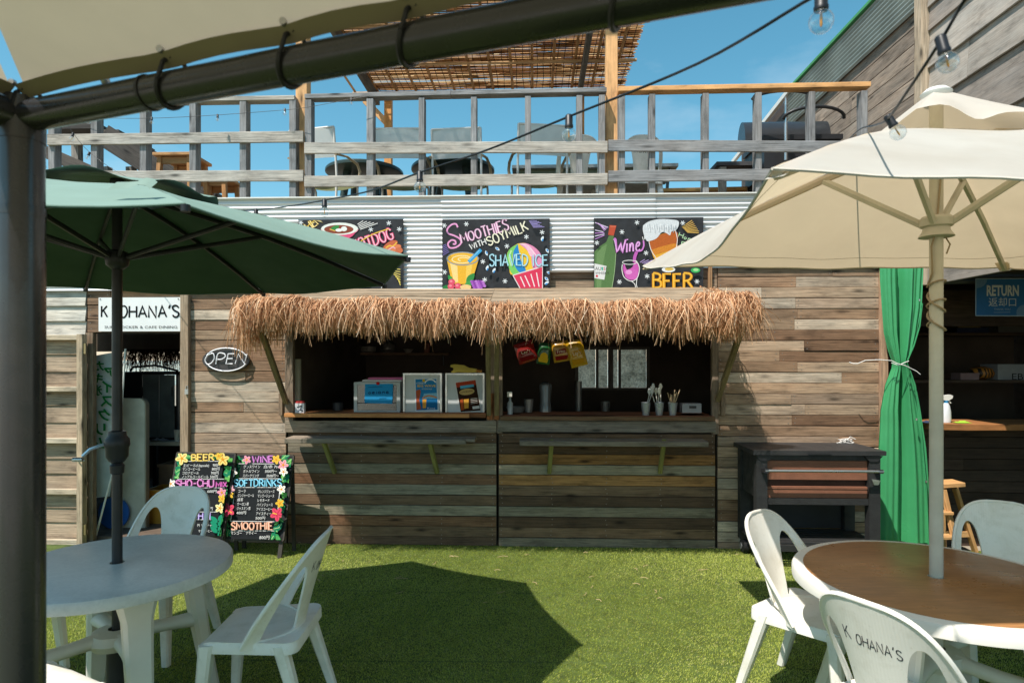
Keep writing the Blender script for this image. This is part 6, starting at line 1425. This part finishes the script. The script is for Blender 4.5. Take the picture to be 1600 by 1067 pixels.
def inlay_mat():
    t = NT('wood_grain_laminate'); n = t.noise(t.coords((3, 26, 3), False), 2.2, 6, .6, .6); n2 = t.noise(t.coords((1, 1, 1), False), 5, 5, .6)
    c = t.mul((.36, .17, .062), t.ramp(n, [(.3, .72), (.7, 1.15)])); c = t.mul(c, t.ramp(n2, [(.3, .85), (.7, 1.1)])); t.link(c, t.p.inputs['Base Color'])
    t.link(t.ramp(n2, [(.3, .36), (.7, .24)]), t.p.inputs['Roughness']); t.p.inputs['Specular IOR Level'].default_value = .5; return t.mat
LT, RTb = (-1.81, 2.846), (1.824, 2.669)
plastic_table('grey-white round plastic table under the green parasol', *LT, .485, table_top_mat())
plastic_table('white round plastic table with brown wood-grain top under the white parasol', 1.812, 2.655, .562, PLASTIC, inlay_mat(), 40)
# ------------------------------------------------------------------ green octagonal parasol
GF = mat('green_canvas_lit_top', (.185, .275, .225), .7, var=.06, vs=5, bump=.1, bs=300)  # pale tone paints sunlight onto the top of the green cloth
GL_ = mat('green_canvas_shaded_under', (.028, .07, .04), .85, var=.08, vs=5)  # same cloth again, its underside shade put into the colour
def parasol_green():
    t = thing('green_parasol', (0, 0, 0), 'dark green octagonal parasol over the grey-white table', 'parasol')
    RR, ZRM, ZA = 1.36, 2.10, 2.43
    ang = [R(39.5 + 45 * k) for k in range(8)]
    def rp(a, s): return Vector((RR * s * math.cos(a), RR * s * math.sin(a), ZRM + (ZA - ZRM) * (1 - s) + .035 * math.sin(math.pi * s)))
    for k in range(8):
        a0, a1 = ang[k], ang[(k + 1) % 8] + (2 * math.pi if k == 7 else 0); b = MB(); ns, nt = 14, 10; rows = []
        near = k in (5, 6)
        for i in range(ns + 1):
            s = .17 + .83 * i / ns; row = []
            for j in range(nt + 1):
                f = j / nt; p = rp(a0, s).lerp(rp(a1, s), f); sg = math.sin(math.pi * f)
                p.z -= (.022 if not near else .03) * sg * s ** 2; p.xy *= 1 - .018 * sg * s ** 3
                p.z += .0035 * math.sin(9 * f + 5 * s + k) * s
                row.append(p)
            rows.append(row)
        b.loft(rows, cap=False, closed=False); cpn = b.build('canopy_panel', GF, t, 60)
        b = MB(); b.loft([[p - Vector((0, 0, .003)) for p in r_] for r_ in rows], cap=False, closed=False); b.build('shaded_underside', GL_, cpn, 60)  # added layer under the cloth, coloured dark for the shade below
        b = MB(); b.tube([p + Vector((0, 0, -.002)) for p in rows[-1]], .0042, 5); b.build('hem', mat('green_hem', (.10, .17, .13), .8), cpn, 60)
    b = MB(); n = 64; rows = []
    for i in range(9):
        s = i / 8; rows.append([Vector(((.02 + .40 * s) * math.cos(6.283 * q / n), (.02 + .40 * s) * math.sin(6.283 * q / n), ZA + .045 - .075 * s ** 1.2 + .016 * s ** 3 * math.cos(8 * (6.283 * q / n - R(39.5)) + math.pi) + .006 * s * math.sin(3 * 6.283 * q / n + 1))) for q in range(n)])
    b.loft(rows, cap=False); b.build('vent_cap', GF, t, 60)
    for k in range(8):
        b = MB(); off = Vector((0, 0, -.014)); b.tube([rp(ang[k], s) + off for s in (.02, .25, .5, .75, .99)], .009, 6, flat=1.3); b.build('rib', BLACKM, t, 50)
        b = MB(); q = rp(ang[k], .47) + Vector((0, 0, -.02)); c = Vector((.035 * math.cos(ang[k]), .035 * math.sin(ang[k]), 2.115)); b.tube([c, q], .009, 6, flat=1.3); b.build('strut', BLACKM, t, 50)
        b = MB(); e = rp(ang[k], 1.0) + Vector((0, 0, -.012)); b.tube([e * 1.0 - Vector((0, 0, .012)), e + Vector((0, 0, .008))], .014, 8); b.build('rib_tip', BLACKPL, t, 50)
    b = MB(); b.tube([(0, 0, .02), (0, 0, 2.44)], .0215, 20); b.build('pole', GREYM if False else BLACKM, t, 50)
    b = MB(); b.lathe([(.022, 2.06), (.045, 2.08), (.05, 2.11), (.045, 2.14), (.022, 2.15)], (0, 0, 0), 20); b.build('runner', BLACKPL, t, 45)
    z0 = CZ - (700 - HZ) * LT[1] / F
    b = MB(); b.lathe([(.022, z0 - .12), (.028, z0 - .115), (.03, z0 - .08), (.022, z0 - .07), (.034, z0 - .06), (.045, z0 - .04), (.047, z0 + .0), (.052, z0 + .01), (.05, z0 + .04), (.038, z0 + .055), (.036, z0 + .075), (.022, z0 + .08)], (0, 0, 0), 22); b.build('crank_housing', BLACKPL, t, 40)
    b = MB(); b.tube([(-.04, -.03, z0 + .02), (-.09, -.05, z0 - .0), (-.12, -.055, z0 - .03)], .008, 6); b.build('crank_arm', STEEL, t, 50)
    b = MB(); b.tube([(-.12, -.055, z0 - .045), (-.16, -.06, z0 - .045)], .010, 8); b.build('crank_knob', STEEL, t, 50)
    b = MB(); b.lathe([(.02, 2.44), (.03, 2.45), (.03, 2.47), (.008, 2.482)], (0, 0, 0), 16); b.build('finial', BLACKPL, t, 45)
    b = MB(); b.lathe([(.22, 0), (.24, .03), (.20, .06), (.05, .075), (.042, .09), (.042, .34), (.024, .35)], (0, 0, 0), 32); b.build('base', BLACKPL, t, 40)
    # storage strap lying loose on the near panel
    def cp(x, d, up): return Vector((x - LT[0], d - LT[1], up))
    q = [cp(-1.19, 1.84, 2.150), cp(-1.165, 1.85, 2.153), cp(-1.14, 1.86, 2.158), cp(-1.12, 1.87, 2.172), cp(-1.10, 1.875, 2.17), cp(-1.085, 1.87, 2.158)]
    b = MB(); b.loft([[p + Vector((0, -.012, .0)), p + Vector((.006, .02, .03))] for p in q], cap=False, closed=False); b.build('tie_strap', GF, t, 60)
    p = CW(*LT, 0); place(t, (p.x, p.y, .002), YAW)
parasol_green()
# ------------------------------------------------------------------ white square parasol
WF = mat('white_canvas', (.74, .71, .65), .8, var=.03, vs=4, dirt=.17, transl=.45, tc=(.72, .57, .38), bump=.12, bs=30)
CRB = mat('cream_wood_paint', (.58, .55, .46), .5, var=.08, dirt=.12)
def parasol_white():
    t = thing('white_parasol', (0, 0, 0), 'white square canvas parasol over the brown-topped table', 'parasol')
    ZA = 2.64
    cs = [Vector((-1.161, -1.089, 2.139)), Vector((1.042, -1.031, 2.139)), Vector((1.161, 1.089, 2.211)), Vector((-1.042, 1.031, 2.211))]
    ap = Vector((0, 0, ZA))
    def rp(k, s): p = ap.lerp(cs[k], s); p.z += .035 * math.sin(math.pi * s); return p
    droop = (.02, .08, .0, .085); names = 'front right back left'.split()
    for k in range(4):
        b = MB(); ns, nt = 22, 26; rows = []
        for i in range(ns + 1):
            s = .14 + .86 * i / ns; row = []
            for j in range(nt + 1):
                f = j / nt; p = rp(k, s).lerp(rp((k + 1) % 4, s), f); sg = math.sin(math.pi * f)
                p.z -= droop[k] * sg ** .8 * s ** 7 + .012 * sg * s; p.xy *= 1 - (.075 if k == 3 else .012) * sg * s ** 4
                p.z += .004 * math.sin(13 * f + 4 * s) * s + .003 * math.sin(31 * f * s + k)
                row.append(p)
            rows.append(row)
        b.loft(rows, cap=False, closed=False); cpn = b.build('canopy_panel', WF, t, 60)
        b = MB(); b.tube([p + Vector((0, 0, -.003)) for p in rows[-1]], .0045, 5); b.build('hem', mat('canvas_hem', (.55, .50, .42), .85), cpn, 60)
        for e in (.05,):
            b = MB(); b.tube([p + Vector((0, 0, -.0015)) for p in rows[-3]], .0012, 4); b.build('stitching', mat('stitch_thread', (.40, .36, .29), .9), cpn, 60)
    b = MB(); n = 56; rows = []
    for i in range(9):
        s = i / 8; row = []
        for q in range(n):
            a = 6.283 * q / n; sq = 1 / max(abs(math.cos(a)), abs(math.sin(a))); r = (.03 + .235 * s) * (1 + (sq - 1) * .8)
            row.append(Vector((r * math.cos(a), r * math.sin(a), ZA + .15 - .19 * s + s ** 2.5 * (.014 * math.cos(4 * a + math.pi) + .014 * math.sin(2 * a - .9) + .014 * math.sin(5 * a) + .008 * math.sin(9 * a + 1)))))
        rows.append(row)
    b.loft(rows, cap=False); b.build('vent_cap', WF, t, 70)
    b = MB(); b.lathe([(.03, ZA + .12), (.055, ZA + .135), (.06, ZA + .152), (.04, ZA + .17), (.005, ZA + .177)], (0, 0, 0), 20); b.build('finial', WHITEM, t, 45)
    for k in range(4):
        b = MB(); off = Vector((0, 0, -.022)); b.tube([rp(k, s) + off for s in (.03, .3, .6, .985)], .015, 6, flat=1.25)
        b.build('rib', WF if k == 3 else CRB, t, 40)
        q = rp(k, .31) + Vector((0, 0, -.03)); c = Vector((cs[k].x, cs[k].y, 0)).normalized() * .055 + Vector((0, 0, 2.235)); b = MB(); b.tube([c, q], .0145, 6, flat=1.2); b.build('strut', CRB, t, 40)
        e = rp(k, .995); d = (e - rp(k, .9)).normalized(); side = Vector((-d.y, d.x, 0)).normalized() * .035
        b = MB(); b.loft([[e - d * .10 - side - Vector((0, 0, .02)), e - d * .10 + side - Vector((0, 0, .02)), e - d * .0 + side * .7 - Vector((0, 0, .05)), e - side * .7 - Vector((0, 0, .05))][:2], [e + side * -.7 - Vector((0, 0, .03)), e + side * .7 - Vector((0, 0, .03))]], cap=False, closed=False); b.build('corner_pocket', WF, t)
    b = MB(); b.tube([(0, 0, .02), (0, 0, ZA + .1)], .026, 24); b.build('pole', CRB, t, 50)
    b = MB(); b.lathe([(.027, 2.17), (.068, 2.175), (.062, 2.185), (.052, 2.20), (.05, 2.215), (.062, 2.22), (.064, 2.25), (.055, 2.262), (.027, 2.265)], (0, 0, 0), 24); b.build('runner', CRB, t, 40)
    b = MB(); b.lathe([(.24, 0), (.26, .03), (.22, .07), (.06, .085), (.045, .1), (.045, .36), (.028, .37)], (0, 0, 0), 32); b.build('base', PLASTIC_G, t, 40)
    b = MB(); pts = [(.0, -.032, 2.45), (-.02, -.03, 2.2), (-.034, -.02, 2.13), (-.03, -.02, 2.02)]
    for k in range(70):
        a = k * .38; pts.append((.033 * math.cos(a + 2.6) * (1 + .06 * math.sin(k)), .033 * math.sin(a + 2.6), 1.96 - .17 * k / 70 + .045 * math.sin(a * .5)))
    b.tube(pts, .0042, 5); b.tube([(.03, -.015, 2.17), (.045, -.02, 2.14), (.03, -.02, 2.10)], .0035, 5); b.build('rope', mat('tan_rope', (.33, .26, .17), .9), t, 60)
    p = CW(*RTb, 0); place(t, (p.x, p.y, .002), YAW)
parasol_white()
# ------------------------------------------------------------------ gazebo over the camera
C0 = Vector((-.984, 1.245, 0)); ux = Vector((.943, -.334, 0)); uy = Vector((-.334, -.943, 0)); GL = 3.0; PZ = CZ + .485
def G(a, c, z): q = C0 + ux * a + uy * c; return CW(q.x, q.y, z)
g = thing('gazebo', G(0, 0, 0), 'dark grey tubular gazebo with beige canvas roof, framing the view at left', 'gazebo')
CANV = mat('beige_canvas', (.60, .54, .43), .85, var=.03, transl=.38, tc=(.50, .43, .31), bump=.12, bs=220)
for i, (a, c) in enumerate(((0, 0), (GL, 0), (0, GL), (GL, GL))):
    b = MB(); b.tube([G(a, c, 0), G(a, c, 1.95)], .0405, 28); b.tube([G(a, c, 1.952), G(a, c, PZ + .02)], .0395, 28); b.lathe([(.0412, 1.935), (.0418, 1.945), (.0412, 1.955)], G(a, c, 0), 28, False); b.build('post', GREYM, g, 50)
def pipe(p, q, bend0):
    b = MB(); b.tube([p, p.lerp(q, .02), p.lerp(q, .05), p.lerp(q, .3), p.lerp(q, .6), q], .0295, 24); b.build('top_pipe', GREYM, g, 50)
    for f in (.115,): b = MB(); e = p.lerp(q, f); d = (q - p).normalized(); b.tube([e - d * .003, e + d * .003], .0316, 24); b.build('pipe_joint', BLACKPL, g, 50)
pipe(G(.0, 0, PZ), G(GL, 0, PZ), 0); pipe(G(0, .0, PZ), G(0, GL, PZ), 0); pipe(G(GL, 0, PZ), G(GL, GL, PZ), 0); pipe(G(0, GL, PZ), G(GL, GL, PZ), 0)
b = MB(); b.tube([G(-.0, .0, PZ - .05), G(0, 0, PZ + .035)], .041, 28); b.build('corner_joint', GREYM, g, 50)
apx = Vector((GL / 2, GL / 2, PZ + .62))
ties = [.02, .40, .66, .88, 1.2, 1.6, 2.1, 2.6, 2.98]
def hemz(f):           # hangs between the ties
    for a, c in zip(ties, ties[1:]):
        if a <= f <= c: return .007 * math.sin(math.pi * (f - a) / (c - a))
    return 0
def roof_panel(org, du):
    N, K = 60, 10; rows = []; hem = []
    dv = Vector((0, 0, 0))
    for i in range(K + 1):
        s = i / K; row = []
        for j in range(N + 1):
            f = .03 + 2.94 * j / N; e = org + du * f; ctr = Vector((apx.x, apx.y, 0)); inw = (ctr - org - du * (GL / 2)).normalized()
            h = hemz(f); e2 = e + inw * (.012 + h * 1.2); p = e2.lerp(ctr, s); z = PZ + .052 + h * .25 + (apx.z - PZ - .052) * s - .05 * math.sin(math.pi * s) * math.sin(math.pi * j / N)
            row.append(G(p.x, p.y, z))
            if i == 0: hem.append((p.x, p.y, z, inw))
        rows.append(row)
    b = MB(); b.loft(rows, cap=False, closed=False); b.build('roof_panel', CANV, g, 70)
    b = MB(); b.loft([[G(x, y, z - .001) for x, y, z, n in hem], [G(x - n.x * .004, y - n.y * .004, z - .022) for x, y, z, n in hem], [G(x + n.x * .02, y + n.y * .02, z - .004) for x, y, z, n in hem]], cap=False, closed=False); b.build('hem', mat('beige_hem', (.30, .25, .17), .85, var=.05), g, 60)
roof_panel(Vector((0, 0, 0)), Vector((1, 0, 0))); roof_panel(Vector((0, GL, 0)), Vector((0, -1, 0))); roof_panel(Vector((GL, GL, 0)), Vector((-1, 0, 0))); roof_panel(Vector((GL, 0, 0)), Vector((0, 1, 0)))
for f in ties:
    b = MB(); k = 20; pts = [G(f + .012 * math.sin(6.283 * i / k), .0 + .0335 * math.cos(6.283 * i / k), PZ + .003 + .035 * math.sin(6.283 * i / k) + (.012 if math.sin(6.283 * i / k) > .5 else 0)) for i in range(k + 1)]
    b.tube(pts, .0042, 6); b.tube([G(f + .018, .025, PZ + .045), G(f + .03, .0, PZ + .052)], .006, 6); b.build('cable_tie', BLACKPL, g, 50)
    b = MB(); q = G(f + .01, .035, PZ + .052); b.tube([q - Vector((0, .004, 0)), q + Vector((0, .004, 0))], .006, 10); b.build('eyelet', STEEL, g, 50)
for a, c, z in ((.24, 0, PZ + .025), (.0, -.04, PZ - .09)):
    b = MB(); q = G(a, c - .0, z); b.tube([q, q + Vector((0, -.01, .012))], .008, 8); b.build('bolt', STEEL, g, 50)
# ------------------------------------------------------------------ string lights
FIL = mat('amber_filament', (.8, .33, .06), .5); SOCK = mat('black_socket', (.014, .014, .016), .4)
def string_light(lab, pts, bulbs, r, br, grp='string lights'):
    t = thing('string_light', pts[0], lab, 'string light', grp)
    P = [Vector(p) for p in pts]; out = []
    for i in range(len(P) - 1):
        p0, p1, p2, p3 = P[max(i - 1, 0)], P[i], P[i + 1], P[min(i + 2, len(P) - 1)]
        for k in range(6):
            s = k / 6; out.append(.5 * (2 * p1 + (p2 - p0) * s + (2 * p0 - 5 * p1 + 4 * p2 - p3) * s * s + (3 * p1 - p0 - 3 * p2 + p3) * s ** 3))
    out.append(P[-1]); b = MB(); b.tube(out, r, 6); b.build('cord', SOCK, t, 60)
    for q, dn in bulbs:
        q = Vector(q); dn = Vector(dn).normalized(); rot = Vector((0, 0, 1)).rotation_difference(dn).to_matrix()
        def LT_(prof, nm, m, par, n=16):
            b = MB(); b.loft([[q + rot @ Vector((a * math.cos(6.283 * k / n), a * math.sin(6.283 * k / n), z)) for k in range(n)] for a, z in prof]); return b.build(nm, m, par, 50)
        k = br / .02
        s_ = LT_([(.007 * k, -.008 * k), (.0105 * k, -.004 * k), (.0105 * k, .02 * k), (.012 * k, .022 * k), (.0115 * k, .028 * k)], 'socket', SOCK, t)
        bl = LT_([(.0085 * k, .029 * k)] + [(br * math.sin(R(a)), .047 * k - br * math.cos(R(a))) for a in range(28, 180, 14)] + [(.0005, .047 * k + br)], 'bulb', GLASS, t, 20)
        LT_([(.0018 * k, .034 * k), (.0022 * k, .04 * k), (.0022 * k, .052 * k), (.001 * k, .056 * k)], 'filament', FIL, bl, 6)
D_ = (0, 0, -1)
m1 = [(1330, -20, 1.02), (1281, -10, 1.08), (1090, 100, 1.38), (890, 182, 1.76), (760, 235, 2.0), (655, 270, 2.2), (580, 298, 2.45), (507, 313, 2.75), (455, 322, 3.0), (400, 328, 3.25), (330, 330, 3.6), (250, 332, 4.4), (170, 325, 5.3)]
string_light('black festoon string light crossing the sky from upper right to lower left', [AT(*p) for p in m1], [(AT(1283, -9, 1.08), (.0, 0, -1)), (AT(889, 184, 1.76), D_), (AT(656, 271, 2.2), D_), (AT(507, 314, 2.75), D_), (AT(400, 329, 3.25), D_)], .0032, .0205)
m2 = [(1520, -20, 1.05), (1500, 12, 1.08), (1470, 64, 1.12), (1420, 140, 1.3), (1387, 186, 1.5), (1368, 196, 1.75), (1340, 205, 2.6), (1310, 235, 3.6)]
string_light('string light hanging before the grey boards down to the white parasol', [AT(*p) for p in m2], [(AT(1470, 62, 1.11), (.28, 0, -1)), (AT(1388, 184, 1.5), (.5, 0, -.8))], .003, .0185)
m3 = [(578, 150, 5.5), (550, 155, 5.5), (480, 168, 5.5), (446, 172, 5.52), (340, 180, 5.55), (238, 185, 5.58), (160, 184, 5.6), (100, 176, 5.65)]
string_light('thin string light tied along the inside of the deck railing', [AT(*p) for p in m3], [(AT(x, y, 5.52), D_) for x, y in ((549, 154), (445, 171), (340, 180), (237, 184), (138, 184))], .002, .017)
m4 = [(90, 168, 5.4), (114, 208, 5.4), (140, 238, 5.38), (185, 270, 5.3), (250, 300, 5.2)]
string_light('short string light dropping from the left end of the railing', [AT(*p) for p in m4], [(AT(114, 209, 5.4), (-.2, 0, -1)), (AT(140, 239, 5.38), (-.5, 0, -1))], .002, .019)
